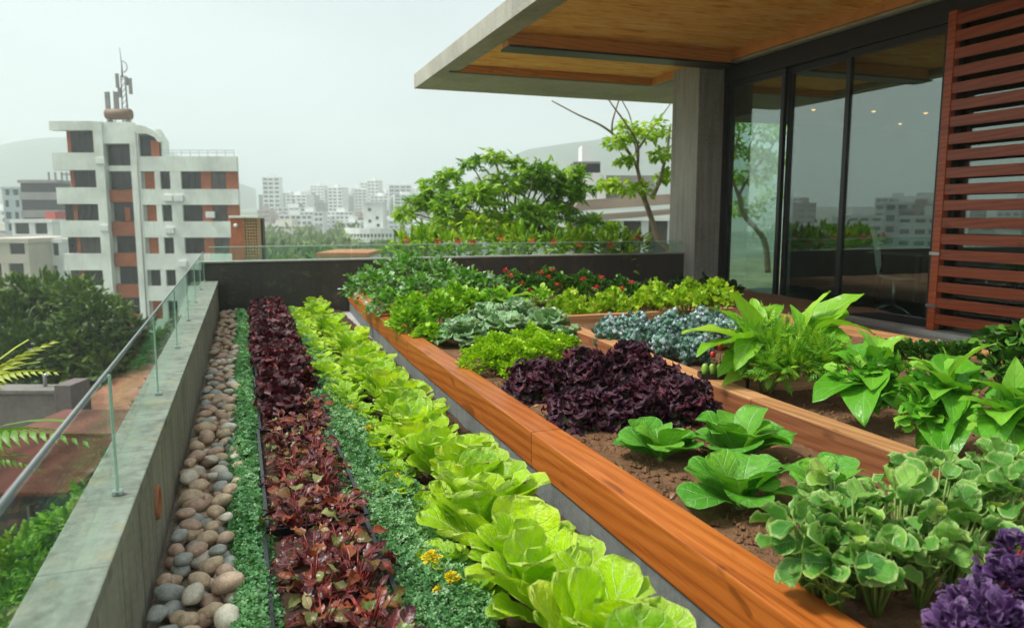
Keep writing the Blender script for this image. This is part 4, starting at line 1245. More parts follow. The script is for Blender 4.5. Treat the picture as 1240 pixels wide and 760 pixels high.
while y < 9.62:
    for sx in ((-.062, .066) if y < 5.6 else (-.065, .065)):
        deep = y > 5.4 or (y > 4.2 and rp.random() < .35)
        me = rp.choice(bg if deep else bt)
        x = .225 + .009 * (y - 1.4) + sx + rp.uniform(-.02, .02)
        s = rp.uniform(.85, 1.1) * (.86 if deep else .95)
        side = 'left' if sx < 0 else 'right'
        nm = 'red_lettuce' if deep else 'beet_plant'
        o = thing(nm, (f'dark burgundy lettuce in the black trays, {side} side, {nth(i)} pair from the camera' if deep else f'red stemmed beet plant in the black trays, {side} side, {nth(i)} pair from the camera'), 'lettuce' if deep else 'beet', (x, y + rp.uniform(-.03, .03), .075), rp.uniform(0, 6.28), 'burgundy lettuces in the trays' if deep else 'beet plants in the trays')
        o.scale = (s, s, s * rp.uniform(.95, 1.2))
        link('foliage', me[0], o); link('stems', me[1], o)
    y += .235 if y < 5.4 else .2; i += 1

# ---- lime lettuces
def lettuce(seed, big):
    rg = np.random.default_rng(seed); fo = Fol(); st = MB()
    Ts = [leaf(1, w_, 'obov', 10, 8, b_, .22, r_, 2.2, seed=seed * 3 + k, curl=c_) for k, (w_, b_, r_, c_) in enumerate(((.34, .4, .09, .1), (.37, .25, .10, .15), (.31, .5, .08, .2), (.35, .12, .11, 0)))]
    rings = ((6, .82, .20, .022), (7, 1.14, .245, .016), (5, 1.38, .235, .008)) if big else ((7, .45, .15, .02), (8, .8, .17, .014), (6, 1.15, .15, .008))
    k = 0
    for n_, el, L, r0 in rings:
        for j in range(n_):
            az = j * 2 * PI / n_ + k * .6 + rg.normal(0, .15)
            fo.add(Ts[k % 4], (r0 * math.cos(az), r0 * math.sin(az), 0), az, el + rg.normal(0, .12), rg.normal(0, .2), L * rg.uniform(.82, 1.12), np.clip(rg.normal(.45 + .1 * (el - .8), .2), 0, 1)); k += 1
    st.tube([(0, 0, -.03), (0, 0, .05)], [.022, .015], 8)
    return fo.mesh('leaves', M_lime), st.mesh('stalk', M_stem)
LB = [lettuce(s, True) for s in (31, 32, 33, 34, 35)]; LS = [lettuce(s, False) for s in (41, 42, 43, 44)]
y = 1.36; i = 0
while y < 9.6:
    me = LB[i % 5] if y < 5.5 else rp.choice(LB + LS)
    o = thing('lettuce', f'lime green upright lettuce, {nth(i)} from the camera in the row beside the timber bed', 'lettuce', ((.815 if y < 2.6 else .85) + rp.uniform(-.03, .03), y, .04), rp.uniform(0, 6.28), 'lime lettuces beside the timber bed')
    s = rp.uniform(.9, 1.1) * (1.0 + .27 * max(0, (4.2 - y) / 2.8))
    o.scale = (s, s, s * rp.uniform(.92, 1.12)); o.rotation_euler = (rp.uniform(-.14, .14), rp.uniform(-.14, .14), o.rotation_euler.z)
    link('leaves', me[0], o); link('stalk', me[1], o)
    y += .27 if y < 3.4 else .225; i += 1
y = 2.15; i = 0
while y < 9.7:
    me = rp.choice(LS)
    o = thing('lettuce', f'small loose lime lettuce, {nth(i)} from the camera in the inner row by the ground cover', 'lettuce', (.64 + rp.uniform(-.04, .04) - (.03 if y > 5 else 0), y, .035), rp.uniform(0, 6.28), 'small lime lettuces of the inner row')
    s = rp.uniform(.62, .85) * (1.0 if y < 4.5 else 1.18)
    o.scale = (s, s, s * .9)
    link('leaves', me[0], o); link('stalk', me[1], o)
    y += rp.uniform(.20, .27); i += 1

# ---- marigolds in the ground cover
pet = leaf(1, .3, 'oval', 3, 2, .6, .2)
def marigold(px, py, z, s, label):
    p = P(px, py, z)
    t = thing('marigold', label, 'flower', (p.x, p.y, .03), 0, 'yellow marigolds')
    MB().tube([(0, 0, 0), (.004, 0, (z - .03) * .5), (0, 0, z - .034)], .0025, 5).build('stem', M_stem, t)
    fo = Fol()
    clump(fo, pet, (0, 0, z - .03), (s, s, s * .75), 170, s * .55, .9, .15, .4, .6, -.1, sv=.2)
    fo.build('flower_head', M_yellow, t)
marigold(522, 676, .15, .022, 'largest round yellow marigold beside the nearest lettuces')
marigold(547, 700, .12, .018, 'yellow marigold half hidden just right of the largest one')
marigold(572, 640, .13, .015, 'small yellow marigold tucked under the lettuce leaves')
marigold(532, 714, .10, .013, 'small flat orange yellow marigold below the largest one')
marigold(424, 494, .10, .02, 'yellow marigold farthest up the ground cover strip')
marigold(446, 520, .10, .02, 'yellow marigold in the middle of the ground cover strip')
marigold(418, 520, .09, .016, 'yellow marigold close to the red leaf trays')
marigold(480, 578, .10, .016, 'yellow marigold halfway along the inner lettuce row')

# ---- shrubs and herbs of the raised beds
def bush(name, label, cat, mat, T, cl, n, size, group=None, zs=.8, soil=.25, stem=M_stem, sr=.006, flowers=None, root=.4, **kw):
    pts = [(C(px, py, D), rp_ * D / 905) for px, py, rp_, D in cl]
    c0 = sum(p for p, _ in pts) / len(pts)
    t = thing(name, label, cat, (c0[0], c0[1], soil), 0, group)
    b0 = np.array((c0[0], c0[1], soil))
    fo = Fol(); st = MB()
    tot = sum(r_ ** 2 for _, r_ in pts)
    for p, r_ in pts:
        clump(fo, T, p - b0, (r_, r_, r_ * zs), max(8, int(n * r_ * r_ / tot)), size, **kw)
        q = p - b0
        for k in range(5):
            a = k * 1.256
            e = (q[0] + r_ * .55 * math.cos(a), q[1] + r_ * .55 * math.sin(a), q[2] + r_ * zs * .5)
            f_ = (q[0] * root + r_ * .12 * math.cos(a), q[1] * root + r_ * .12 * math.sin(a), -.02)
            st.tube([f_, ((f_[0] + e[0]) / 2, (f_[1] + e[1]) / 2, e[2] * .55), e], [sr, sr * .8, sr * .5], 5)
    st.build('stems', stem, t)
    fo.build('foliage', mat, t)
    if flowers:
        for px, py, D in flowers:
            p = C(px, py, D) - b0
            ff = Fol(); clump(ff, pet, (0, 0, 0), (.02, .02, .014), 34, .022, .9, .2, .4, .5, -.3)
            o = ff.build('flower', M_flower_leaf, t); o.location = p
            d = MB().tube([(0, 0, -.1), (0, 0, .0)], .002, 4).build('flower_stalk', M_stem, o)
    return t
M_flower_leaf = leafmat('red_petals', [(0., (.55, .012, .012)), (1., (.75, .05, .04))], None, trans=.2)
OV = leaf(1, .30, 'oval', 3, 2, .5, 0, fold=.2)
OVW = leaf(1, .42, 'oval', 3, 2, .7, .2)
LOBE = leaf(1, .40, 'obov', 6, 4, .6, .2, .12, 3, lob=.25, lobn=3.5, seed=3)
TRI = combine([(OV, (0, 0, 0), a, .1, 0, 1 if a == 0 else .8) for a in (0, .8, -.8)])
ROS = combine([(leaf(1, .26, 'lance', 3, 2, -.4, .2), (0, 0, 0), k * 1.05, .6 + .1 * (k % 2), 0, 1) for k in range(6)] + [(leaf(1, .24, 'lance', 3, 2, -.3, .2), (0, 0, 0), k * 2.1 + .5, 1.15, 0, .8) for k in range(3)])
LACE = combine([(leaf(1, .12, 'lance', 3, 1, .4), (0, k * .16, 0), s * (.9 - .1 * k), -.1, 0, .42 - .04 * k) for k in range(5) for s in (1, -1)] + [(leaf(1, .05, 'lance', 4, 1, .2), (0, 0, 0), 0, 0, 0, 1.05)])

bush('herb_bush', 'big blue green leafy herb spilling over the far left corner of the timber edged bed', 'herb', M_herb, [OVW, LOBE], [(450, 352, 30, 7.7), (488, 335, 30, 8.2), (530, 338, 28, 8.3), (468, 372, 24, 7.2), (508, 356, 27, 7.6), (562, 348, 26, 8.0), (590, 352, 20, 7.9)], 3600, .058, up=.3, jit=.6)
bush('bright_shrub', 'bright lime green leafy shrub in front of the blue green herb', 'shrub', M_bright, [TRI, OVW], [(498, 392, 26, 6.2), (532, 382, 28, 6.4), (502, 376, 24, 6.8), (552, 368, 26, 7.), (522, 408, 20, 5.9), (575, 372, 20, 6.9)], 3400, .045, up=.4, jit=.6)
bush('cushion_herb', 'dense low cushion of lime green leaves in front of the frosted kale', 'herb', M_cush, [OVW], [(583, 440, 25, 4.7), (618, 434, 27, 4.75), (655, 428, 25, 4.9), (600, 424, 24, 5.0), (645, 416, 24, 5.2), (682, 420, 18, 5.1), (625, 452, 18, 4.55)], 9000, .022, up=.6, jit=.5, shell=.8, zs=.75)
for i, (px, py, rp_, D, lb) in enumerate(((690, 374, 20, 7.0, 'first lime shrub left of the blue grey succulents at the far cross board'), (742, 370, 19, 7.3, 'lime shrub behind the left end of the blue grey succulents'), (792, 364, 20, 7.0, 'spiky topped lime shrub behind the middle of the blue grey succulents'), (832, 362, 19, 6.8, 'lime shrub left of the corner glass pane'), (866, 360, 18, 6.6, 'lime shrub right below the corner glass pane'))):
    bush('lime_shrub', lb, 'shrub', M_lime2, [TRI], [(px, py, rp_, D), (px + 14, py + 6, rp_ * .8, D - .1), (px - 13, py + 5, rp_ * .8, D), (px + 2, py - 12, rp_ * .55, D)], 800, .042, 'lime shrubs behind the succulents', up=.9, jit=.9, shell=.25, zs=1.0)
fl = [[(618, 334, 8.1), (632, 343, 8.0), (612, 328, 8.3), (640, 352, 7.9)], [(655, 330, 8.1), (664, 336, 8.0), (675, 345, 7.9), (668, 327, 8.2)], [(706, 338, 8.0), (722, 348, 7.8), (690, 352, 7.8), (728, 336, 8.0)], [(752, 350, 7.8), (742, 356, 7.7), (765, 342, 7.9)]]
for i, (px, py, lb) in enumerate(((622, 346, 'leftmost dark green bush with red flowers by the dark far wall'), (662, 342, 'red flowered bush with the brightest blooms, second from the left by the far wall'), (708, 346, 'red flowered bush left of the dark shrubs by the far wall'), (752, 354, 'low red flowered bush nearest the concrete column'))):
    bush('flowering_shrub', lb, 'shrub', M_shrub, [OVW], [(px, py, 20, 8.3), (px - 16, py + 7, 16, 8.2), (px + 16, py + 5, 17, 8.2), (px, py + 14, 18, 8.0)], 1300, .042, 'red flowered bushes', up=.4, flowers=fl[i])
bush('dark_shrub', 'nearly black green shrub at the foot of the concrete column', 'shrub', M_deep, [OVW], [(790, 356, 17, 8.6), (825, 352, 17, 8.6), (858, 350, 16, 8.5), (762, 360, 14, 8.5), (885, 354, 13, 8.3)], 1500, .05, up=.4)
bush('succulent_patch', 'mound of blue grey rosette succulents behind the timber divider', 'succulent', M_succ, [ROS], [(737, 404, 20, 5.35), (772, 400, 26, 5.4), (815, 400, 27, 5.2), (852, 394, 24, 5.4), (800, 420, 22, 4.85), (842, 424, 24, 4.7), (765, 414, 18, 5.05), (880, 400, 20, 5.2), (740, 396, 16, 5.6)], 4200, .030, soil=.31, up=.75, jit=.4, shell=.6, zs=.85, low=-.9)
bush('low_hedge', 'low dark green clipped hedge along the foot of the red slat screen', 'hedge', M_shrub, [OVW], [(p_, 424 + (p_ - 1060) * .05, 13, 5.0 - (p_ - 1060) * .003) for p_ in range(1058, 1180, 14)], 2600, .026, soil=.30, up=.6, zs=.9)
bush('violet_plant', 'purple leaved plant in the near right corner of the bed', 'plant', M_purple, [LOBE, OVW], [(1188, 742, 30, 1.52), (1226, 710, 30, 1.58), (1156, 764, 26, 1.46), (1208, 764, 38, 1.45), (1234, 668, 18, 1.62)], 900, .034, up=.6, jit=.7, stem=M_bstem, root=.05)

# ---- frosted kale, frilled lettuces, butterheads
def kale(seed):
    rg = np.random.default_rng(seed); fo = Fol(); st = MB()
    Ts = [leaf(1, .42, 'obov', 9, 8, b_, .15, .2, 3.5, seed=seed + k) for k, b_ in enumerate((.9, .6, .4))]
    for k in range(34):
        f = k / 34; az = k * 2.399
        fo.add(Ts[k % 3], (.02 * math.cos(az), .02 * math.sin(az), .05 + .06 * f), az + rg.normal(0, .2), .12 + 1.15 * f, rg.normal(0, .25), .21 - .06 * f, rg.random())
    st.tube([(0, 0, -.03), (0, 0, .12)], [.02, .015], 8)
    return fo.mesh('leaves', M_kale), st.mesh('stalk', M_stem)
def frilled(seed):
    rg = np.random.default_rng(seed); fo = Fol(); st = MB()
    Ts = [leaf(1, .52, 'fan', 8, 10, b_, .15, .36, 3.2, seed=seed + k) for k, b_ in enumerate((.8, .5, .3))]
    for k in range(200):
        f = k / 200; az = k * 2.399
        el = .05 + 1.35 * f + rg.normal(0, .12); r0 = rg.uniform(.06, .135)
        fo.add(Ts[k % 3], (r0 * math.cos(az) * math.cos(el), r0 * math.sin(az) * math.cos(el), .01 + r0 * math.sin(el)), az + rg.normal(0, .4), el + rg.normal(0, .2), rg.normal(0, .6), rg.uniform(.048, .080), rg.random())
    st.tube([(0, 0, -.03), (0, 0, .06)], [.02, .015], 8)
    return fo.mesh('leaves', M_lollo), st.mesh('stalk', M_stem)
def butter(seed):
    rg = np.random.default_rng(seed); fo = Fol(); st = MB()
    Ts = [leaf(1, .48, 'obov', 11, 8, b_, .22, .045, 1.6, seed=seed + k, curl=c_) for k, (b_, c_) in enumerate(((1.1, .1), (.7, .25), (.4, .15), (1.3, .3)))]
    for k in range(13):
        f = k / 13; az = k * 2.399
        fo.add(Ts[k % 4], (.018 * math.cos(az), .018 * math.sin(az), .01 + .03 * f), az + rg.normal(0, .2), .62 + .85 * f + rg.normal(0, .12), rg.normal(0, .22), .225 - .06 * f + rg.normal(0, .012), np.clip(.25 + .6 * f + rg.normal(0, .12), 0, 1))
    st.tube([(0, 0, -.03), (0, 0, .04)], [.02, .015], 8)
    return fo.mesh('leaves', M_butter), st.mesh('stalk', M_stem)
def place(name, cat, group, meshes, lst, soil=.245):
    for k, (px, D, s, zs, lb) in enumerate(lst):
        r_ = V(px, 430, D)[0]; x, y = W2(r_, D)
        o = thing(name, lb, cat, (x, y, soil), k * 1.7, group)
        o.scale = (s, s, s * zs)
        me = meshes[k % len(meshes)]
        link('leaves', me[0], o); link('stalk', me[1], o)
KA = [kale(51), kale(52)]; FR = [frilled(61), frilled(62), frilled(63)]; BU = [butter(71), butter(72), butter(73)]
place('kale', 'kale', 'frosted kale plants', KA, [
    (560, 5.7, 1.0, 1.0, 'frosted grey green kale closest to the timber beam'), (612, 5.85, 1.1, 1., 'frosted grey green kale directly behind the lime cushion'), (660, 6.0, 1.1, 1.05, 'frosted grey green kale left of the cross board corner'), (688, 5.75, .8, .9, 'small frosted kale nearest the timber divider'), (628, 6.5, 1.0, 1.25, 'kale behind the others beside the bright shrub'), (590, 6.4, .95, 1.2, 'kale right of the bright lime shrub')])
place('frilled_lettuce', 'lettuce', 'purple frilled lettuces', FR, [
    (650, 4.05, 1.12, 1.05, 'purple frilled lettuce at the left end touching the lime cushion'), (708, 4.2, 1.15, 1.15, 'purple frilled lettuce in the middle of the back row'), (765, 4.45, 1.1, 1.2, 'purple frilled lettuce at the back against the timber divider'),
    (700, 3.5, 1.0, .95, 'purple frilled lettuce at the front left over bare soil'), (765, 3.55, 1.08, 1.05, 'purple frilled lettuce in the middle of the front row'), (825, 3.62, 1.08, 1.05, 'purple frilled lettuce just behind the leftmost green butterhead'), (853, 3.62, .68, .85, 'small purple frilled lettuce at the right end beside the divider'), (800, 4.05, .95, 1.1, 'purple frilled lettuce right of the middle of the back row')])
place('butterhead_lettuce', 'lettuce', 'green butterhead lettuces', BU, [
    (803, 2.98, .92, .9, 'leftmost glossy green butterhead lettuce on bare soil'), (900, 2.95, 1.12, 1.0, 'tall glossy green butterhead next to the timber divider'), (905, 2.47, 1.0, .95, 'front glossy green butterhead with its leaf lying on the soil'), (1012, 2.55, .8, .95, 'small green butterhead behind the pale edged plant')])

# ---- broad leaved plants placed leaf by leaf
BIG = [leaf(1, w_, 'ovate', 11, 6, b_, .12, .05, 2.5, pet=.12, seed=80 + k, fold=.15, lob=lo, lobn=3.5) for k, (w_, b_, lo) in enumerate(((.27, .85, .22), (.30, .6, .16), (.24, 1.1, .26)))]
BAS = [leaf(1, w_, 'ovate', 11, 6, b_, .1, .05, 2.2, pet=.1, seed=90 + k, fold=.2) for k, (w_, b_) in enumerate(((.25, .7), (.28, 1.), (.22, .5)))]
WID = [leaf(1, w_, 'ovate', 11, 6, b_, .1, .07, 2.2, pet=.12, seed=95 + k, fold=.18) for k, (w_, b_) in enumerate(((.30, .7), (.27, .9), (.33, .6)))]
def leafy(name, label, cat, mat, base, stalks, T, soil=.30, fill=None):
    p0 = C(*base); p0 = np.array((p0[0], p0[1], soil))
    t = thing(name, label, cat, tuple(p0))
    fo = Fol(); st = MB(); k = 0
    for hub, tips in stalks:
        h = C(*hub) - p0
        MB().tube([(h[0] * .1, h[1] * .1, -.03), (h[0] * .5, h[1] * .5, h[2] * .55), tuple(h)], [.011, .009, .006], 7).build('stem', M_stem, t)
        for tip in tips:
            rd = tip[3] if len(tip) > 3 else ((k * .37) % 1)
            a = h * (.7 + .3 * ((k * .61) % 1)); b = C(*tip[:3]) - p0
            aim(fo, T[k % len(T)], a, b, .35 * math.sin(k * 2.1), rd, 1.0, .28); k += 1
            a2 = h * (.35 + .5 * ((k * .43) % 1)); j = RNG.normal(0, .05, 3)
            aim(fo, T[(k + 1) % len(T)], a2, a2 + (b - a) * .62 + j, .5 * math.sin(k * 3.3), (rd * .7 + .13 * (k % 3)) % 1, 1.0, .2)
    if fill:
        for Tf, cl, n, size in fill:
            for px, py, rp_, D in cl:
                clump(fo, Tf, C(px, py, D) - p0, (rp_ * D / 905,) * 3, n, size, .8, .3, .6, .4, -.4)
    fo.build('leaves', mat, t)
    return t
leafy('broadleaf_plant', 'tall plant with large pale green lobed leaves arching over feathery greens', 'plant', M_big, (925, 452, 3.9),
      [((915, 402, 3.9), [(826, 392, 3.9, .9), (876, 350, 3.9, .75), (908, 352, 4.0, .6), (948, 362, 4.1, .3), (836, 432, 3.7, .5), (872, 448, 3.7, .3), (960, 420, 3.8, .4), (862, 372, 4.2, .2), (900, 440, 3.6, .5)]),
       ((984, 398, 3.8), [(1000, 348, 3.8, .8), (1052, 356, 3.8, .55), (1066, 386, 3.6, .7), (960, 366, 3.9, .4), (1030, 420, 3.6, .3), (946, 400, 3.7, .6), (1000, 440, 3.55, .4), (1030, 375, 4., .3)])],
      BIG, .31, [(LACE, [(912, 424, 20, 3.9), (940, 425, 26, 3.8), (975, 432, 25, 3.75), (925, 405, 20, 4.0), (990, 412, 22, 3.9), (960, 445, 24, 3.65), (1000, 440, 20, 3.6), (934, 448, 20, 3.7)], 230, .085)])
leafy('leafy_vegetable', 'leafy green plant with wide drooping leaves over the bare brown soil', 'plant', M_basil, (1052, 492, 3.35),
      [((1058, 440, 3.35), [(982, 484, 3.2, .35), (1030, 506, 3.05, .5), (1002, 428, 3.4, .5), (1040, 396, 3.4, .75), (1072, 400, 3.5, .8), (1092, 404, 3.4, .9), (1112, 442, 3.3, .4), (1080, 490, 3.1, .4), (1020, 418, 3.5, .3), (1055, 470, 3.1, .6), (1098, 470, 3.3, .3), (1075, 420, 3.2, .7)])],
      WID, .31, [(OVW, [(1045, 455, 26, 3.3), (1085, 460, 24, 3.3), (1065, 478, 20, 3.25)], 60, .06)])
leafy('pepper_plant', 'bushy bright green pepper plant beside the small round fruits', 'plant', M_basil, (1150, 528, 2.9),
      [((1145, 460, 2.9), [(1088, 462, 2.9, .6), (1106, 424, 3.0, .8), (1140, 420, 2.9, .9), (1205, 412, 2.8, .95), (1100, 500, 2.75, .4), (1180, 470, 2.7, .7), (1190, 440, 3.0, .5), (1122, 540, 2.65, .4), (1160, 520, 2.65, .5), (1130, 480, 2.7, .7), (1170, 418, 3.1, .4), (1110, 450, 2.75, .8), (1150, 560, 2.6, .3)])],
      BAS, .31, [(OVW, [(1130, 480, 30, 2.9), (1165, 490, 30, 2.9), (1120, 505, 22, 2.8)], 60, .06)])
leafy('pepper_plant', 'pepper plant cut by the right edge of the view with hanging leaves', 'plant', M_basil, (1228, 552, 2.55),
      [((1226, 480, 2.55), [(1160, 480, 2.5, .7), (1176, 450, 2.6, .85), (1222, 430, 2.6, .8), (1275, 450, 2.55, .6), (1190, 540, 2.4, .4), (1232, 560, 2.35, .5), (1262, 520, 2.4, .6), (1200, 500, 2.4, .75), (1246, 480, 2.4, .9), (1215, 560, 2.45, .3)])],
      BAS, .31, [(OVW, [(1220, 510, 30, 2.55), (1250, 530, 30, 2.5)], 60, .05)])
t = bush('creeper', 'dark round leaved creeper at the right edge in front of the slat screen', 'plant', M_shrub, [OVW], [(1205, 420, 20, 3.7), (1230, 440, 24, 3.6), (1212, 450, 20, 3.6), (1245, 410, 22, 3.6), (1240, 470, 22, 3.5)], 420, .055, soil=.31, up=.3, jit=.8, root=.05)
for i, (px, py, s, lb) in enumerate(((1098, 520, .021, 'pear shaped green fruit lying at the foot of the pepper plant'), (1117, 525, .019, 'round green fruit right beside the pear shaped one'), (1182, 556, .022, 'green fruit lying alone on the soil near the divider'), (1216, 566, .020, 'green fruit next to the hanging leaves at the right edge'), (1202, 546, .014, 'small yellow green fruit between the two pepper plants'))):
    p = P(px, py, .325)
    t = thing('green_fruit', lb, 'fruit', (p.x, p.y, .305), i, 'round green fruits on the soil')
    q = MB().lathe([(0, 0), (s * .6, s * .12), (s * .95, s * .6), (s, s), (s * .85, s * 1.5), (s * .45, s * 1.9), (s * .12, s * 2.0), (0, s * 1.97)], (0, 0, 0), 18).build('skin', M_fruit, t)
    MB().tube([(0, 0, s * 1.95), (.004, .002, s * 2.4), (.015, .004, s * 2.6)], .002, 5).build('stalk', M_stem, t)

# tray of seedlings with red fruits
p = C(876, 447, 3.98)
tr_ = thing('seedling_tray', 'small black seedling tray at the corner of the cross board', 'tray', (p[0], p[1], .305), -.35)
q = MB(); q.box(-.13, .13, -.045, -.038, 0, .10).box(-.13, .13, .038, .045, 0, .10).box(-.13, -.123, -.037, .037, 0, .10).box(.123, .13, -.037, .037, 0, .10).box(-.122, .122, -.037, .037, .002, .08)
q.build('tray_body', M_tray, tr_)
for k in range(6):
    a = -.10 + k * .04
    x = p[0] + a * math.cos(-.35); y = p[1] + a * math.sin(-.35)
    col = (None, (.6, .02, .015), (.6, .02, .015), None, (.7, .22, .02), None)[k]
    hgt = (.085, .10, .135, .08, .11, .075)[k]
    t = thing('seedling', ('short pale green seedling in the black tray', 'red tipped seedling at the left of the black tray', 'tallest red tipped seedling in the black tray', 'short pale green seedling in the black tray', 'orange tipped seedling in the black tray', 'short pale green seedling in the black tray')[k], 'seedling', (x, y, .386), k, 'seedlings in the black tray'); t.scale = (1.15, 1.15, 1.15)
    MB().lathe([(0, 0), (.014, .004), (.017, .03), (.015, .05), (.008, .06), (0, .062)], (0, 0, 0), 12).build('shoot', M_fruit, t)
    if col:
        MB().tube([(0, 0, .058), (0, 0, hgt)], .0025, 5).build('stem', M_stem, t)
        MB().lathe([(0, -.012), (.010, -.008), (.013, .004), (.010, .016), (0, .02)], (0, 0, hgt), 12).build('fruit', pbr('ripe_fruit', col, .3, .1, 10, 0), t)

# ---- pale edged plant in the near right corner
RND = [leaf(1, w_, 'round', 10, 8, b_, c_, .10, 2.2, pet=.06, seed=100 + k, lob=.05, lobn=4.5, fold=f_) for k, (b_, w_, c_, f_) in enumerate(((.6, .5, .45, .1), (.2, .42, .3, .35), (.9, .52, .5, 0), (-.5, .46, .5, .2)))]
cl = [(970, 650, 34, 1.78), (1025, 640, 42, 1.82), (1085, 625, 44, 1.9), (1140, 605, 44, 2.0), (1200, 600, 44, 2.02), (1055, 680, 34, 1.72), (1110, 585, 30, 2.15), (1000, 690, 26, 1.72), (1165, 650, 42, 1.86), (1235, 615, 40, 1.95), (1120, 670, 34, 1.78), (1215, 575, 30, 2.2), (1010, 605, 26, 1.98)]
pts = [(C(a, b_, D), r_ * D / 905) for a, b_, r_, D in cl]
c0 = sum(p for p, _ in pts) / len(pts); b0 = np.array((c0[0], c0[1], .25))
t = thing('pale_edged_plant', 'spreading plant with rounded pale edged green leaves in the near right corner', 'plant', tuple(b0))
fo = Fol(); st = MB()
rg = np.random.default_rng(77)
for p, r_ in pts:
    q = p - b0
    for k in range(21):
        a = k * 2.399; f = math.sqrt((k + .5) / 21)
        tip = np.array((q[0] + r_ * f * math.cos(a), q[1] + r_ * f * math.sin(a), q[2] + r_ * .7 * (1 - f * f) + rg.normal(0, .012)))
        root = np.array((q[0] * .8, q[1] * .8, -.02))
        st.tube([root, (root + tip) / 2 + np.array((0, 0, .01)), tip], [.005, .004, .0025], 5)
        fo.add(RND[k % 4], tip, a + rg.normal(0, .6), rg.normal(.55 - .35 * f, .45), rg.normal(0, .5), rg.uniform(.048, .084), np.clip(rg.normal(.45, .25), 0, 1))
        if k % 2: fo.add(RND[k % 4], root * .35 + tip * .65, a + rg.normal(0, .8), rg.normal(.1, .35), rg.normal(0, .3), rg.uniform(.045, .07), np.clip(rg.normal(.3, .2), 0, 1))
st.build('stems', M_stem, t); fo.build('leaves', M_varie, t)

# ---- dry leaves blown onto the bare soil
fo = Fol(); DL = leaf(1, .3, 'ovate', 4, 2, 1.2, .3, .15, 2)
rg = np.random.default_rng(5)
for x0, x1, y0, y1, z, n in ((1.38, 2.2, 1.4, 3.9, .262, 70), (2.45, 3.6, 1.8, 3.2, .318, 55), (1.0, 1.17, 1.5, 6, .05, 40)):
    fo.add(DL, np.stack([rg.uniform(x0, x1, n), rg.uniform(y0, y1, n), np.full(n, z)], -1), rg.uniform(0, 6.28, n), rg.normal(.15, .25, n), rg.normal(0, .4, n), rg.uniform(.012, .034, n), rg.random(n))
tag(fo.build('fallen_leaves', leafmat('dry_leaf', [(0., (.10, .055, .025)), (.6, (.24, .14, .06)), (.85, (.36, .24, .08)), (1., (.22, .30, .06))], None, trans=.1)), 'scraps of dry leaf scattered on the bare soil', 'leaves', kind='stuff')

# ---- cabbage leaves in the middle distance
leafy('leafy_vegetable', 'green plant with broad upright leaves between the kale and the red flowered bushes', 'plant', M_big, (615, 385, 7.0),
      [((615, 362, 7.0), [(585, 348, 7., .7), (605, 342, 7.1, .9), (632, 344, 7., .6), (648, 356, 6.9, .8), (640, 372, 6.7, .5), (590, 368, 6.8, .4), (620, 372, 6.6, .6)])], WID, .25,
      [(OVW, [(655, 368, 18, 7.0), (600, 365, 16, 7.0)], 90, .06)])

# ---- outside the railing: slim tree with ferny fronds at the left edge
bx, by = W2(-2.35, 2.6)
t = thing('ferny_tree', 'slim tree with yellow green ferny fronds reaching in at the left edge', 'tree', (bx, by, -10))
st = MB(); st.tube([(0, 0, -.2), (.05, .05, 5), (0, 0, 10.55)], [.09, .06, .02], 8)
fo = Fol()
FR_ = combine([(leaf(1, .13, 'lance', 6, 2, .8, 0, fold=.2, lob=.35, lobn=7), (0, .08 + k * .058, -.006 * k * k * .35), -s * (1.2 - .03 * k), -.4, 0, .34 * (1 - .045 * k)) for k in range(16) for s in (1, -1)] + [(leaf(1, .02, 'x', 5, 1, .6), (0, 0, 0), 0, 0, 0, 1.)])
o_ = np.array((bx, by, -10))
for hub, tip, rd in (((-60, 545, 2.6), (75, 500, 2.5), .35), ((-50, 480, 2.7), (45, 432, 2.7), .9), ((-60, 560, 2.5), (34, 548, 2.5), .3), ((-70, 520, 2.6), (30, 405, 2.8), .95)):
    A, B = C(*hub) - o_, C(*tip) - o_
    st.tube([(0, 0, A[2] - .3), tuple((A + np.array((0, 0, A[2] - .1))) / 2), tuple(A)], [.012, .009, .005], 6)
    aim(fo, FR_, A, B, .1, rd, 1.0, .25)
st.build('trunk', M_bark, t); fo.build('fronds', M_fern, t)

# ---- low hedge with red flowers beyond the far wall
pet2 = leaf(1, .35, 'oval', 2, 2, .5, .2)
for i, (px, lb) in enumerate(((505, 'leftmost leafy bush with red flowers beyond the far wall'), (565, 'second bush with red flowers beyond the far wall, below the flame tree'), (630, 'bush with the biggest red bloom beyond the far wall'), (690, 'bush with red flowers beyond the far wall left of the bare branched tree'), (748, 'rightmost red flowered bush beyond the far wall beside the crooked trunk'))):
    D = 11.6
    fl_ = [(px + rp.uniform(-26, 26), rp.uniform(288, 303), D - .45) for _ in range(2)]
    pts = [(px, 296, 24, D), (px - 20, 302, 20, D - .1), (px + 20, 300, 20, D), (px, 318, 26, D)]
    t = bush('flowering_bush', lb, 'bush', M_tree_m, [SPR], pts, 260, .11, 'flowering bushes beyond the far wall', soil=-.6, up=.4)
    b0 = np.array(t.location)
    for q in fl_:
        ff = Fol(); clump(ff, pet2, (0, 0, 0), (.03, .03, .026), 36, .036, .9, .2, .5, .5, -.6)
        ff.build('flower', M_flower_leaf, t, loc=tuple(C(*q) - b0))

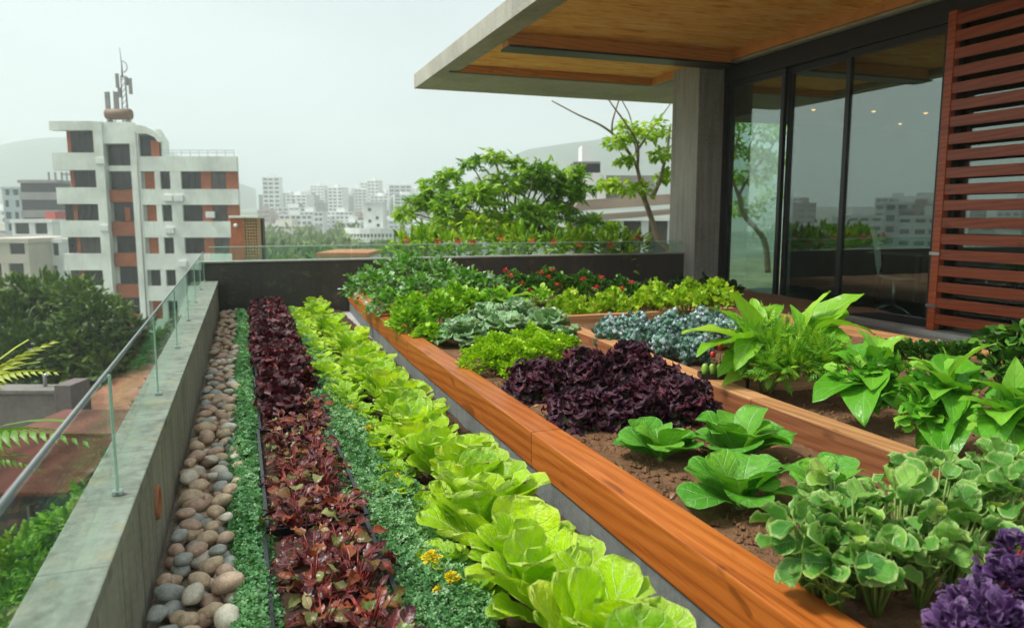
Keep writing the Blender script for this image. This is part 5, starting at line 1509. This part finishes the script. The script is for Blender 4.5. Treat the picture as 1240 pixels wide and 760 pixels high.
# ================================================================== light, sky, camera
world = bpy.data.worlds.new('World'); scene.world = world; world.use_nodes = True
nt = world.node_tree; nt.nodes.clear()
SUN = Vector((-.55, .10, .83)).normalized()
sky = nt.nodes.new('ShaderNodeTexSky'); sky.sky_type = 'NISHITA'; sky.sun_disc = False
sky.sun_elevation = math.asin(SUN.z); sky.sun_rotation = math.atan2(SUN.x, SUN.y)
sky.air_density = 1.0; sky.dust_density = 6.0; sky.ozone_density = 1.0
hs = nt.nodes.new('ShaderNodeHueSaturation'); hs.inputs['Saturation'].default_value = .35
mx = nt.nodes.new('ShaderNodeMix'); mx.data_type = 'RGBA'; mx.inputs[0].default_value = .72
mx.inputs[7].default_value = (2.25, 2.60, 2.64, 1)     # even overcast cloud layer
bgn = nt.nodes.new('ShaderNodeBackground'); bgn.inputs[1].default_value = .1
wo = nt.nodes.new('ShaderNodeOutputWorld')
tcw = nt.nodes.new('ShaderNodeTexCoord'); mpw = nt.nodes.new('ShaderNodeMapping'); mpw.inputs['Scale'].default_value = (1, 1, 2.6)
nzw = nt.nodes.new('ShaderNodeTexNoise'); nzw.inputs['Scale'].default_value = 1.5; nzw.inputs['Detail'].default_value = 5
rpw = nt.nodes.new('ShaderNodeMapRange'); rpw.inputs[1].default_value = .3; rpw.inputs[2].default_value = .7; rpw.inputs[3].default_value = .76; rpw.inputs[4].default_value = 1.2
mlw = nt.nodes.new('ShaderNodeMix'); mlw.data_type = 'RGBA'; mlw.blend_type = 'MULTIPLY'; mlw.inputs[0].default_value = 1
mlw.inputs[6].default_value = (2.25, 2.60, 2.64, 1)
nt.links.new(tcw.outputs['Generated'], mpw.inputs[0]); nt.links.new(mpw.outputs[0], nzw.inputs['Vector']); nt.links.new(nzw.outputs[0], rpw.inputs[0]); nt.links.new(rpw.outputs[0], mlw.inputs[7]); nt.links.new(mlw.outputs[2], mx.inputs[7])
nt.links.new(sky.outputs[0], hs.inputs['Color']); nt.links.new(hs.outputs[0], mx.inputs[6]); nt.links.new(mx.outputs[2], bgn.inputs[0]); nt.links.new(bgn.outputs[0], wo.inputs[0])
sl = bpy.data.lights.new('sun', 'SUN'); sl.energy = 1.5; sl.angle = R(11); sl.color = (1., .955, .88)
so = bpy.data.objects.new('sun', sl); COL.objects.link(so)
so.rotation_euler = (-SUN).to_track_quat('-Z', 'Y').to_euler(); so.location = (0, 0, 30)

cam = bpy.data.cameras.new('camera'); co = bpy.data.objects.new('camera', cam); COL.objects.link(co)
co.location = (0, 0, H); co.rotation_euler = (PI / 2 - PITCH, 0, -YAW)
cam.sensor_width = 36; cam.lens = FPX / 1240 * 36; cam.clip_start = .05; cam.clip_end = 4000
cam.dof.use_dof = True; cam.dof.focus_distance = 3.4; cam.dof.aperture_fstop = 3.2
scene.camera = co
vs = scene.view_settings; vs.view_transform = 'Standard'; vs.look = 'None'; vs.gamma = 1; vs.use_curve_mapping = False
vs.exposure = 1.5
cy = scene.cycles
cy.use_denoising = True; cy.max_bounces = 10; cy.diffuse_bounces = 4; cy.glossy_bounces = 3; cy.transmission_bounces = 4; cy.transparent_max_bounces = 12; cy.volume_bounces = 2
cy.caustics_reflective = False; cy.caustics_refractive = False
cy.sample_clamp_indirect = 4
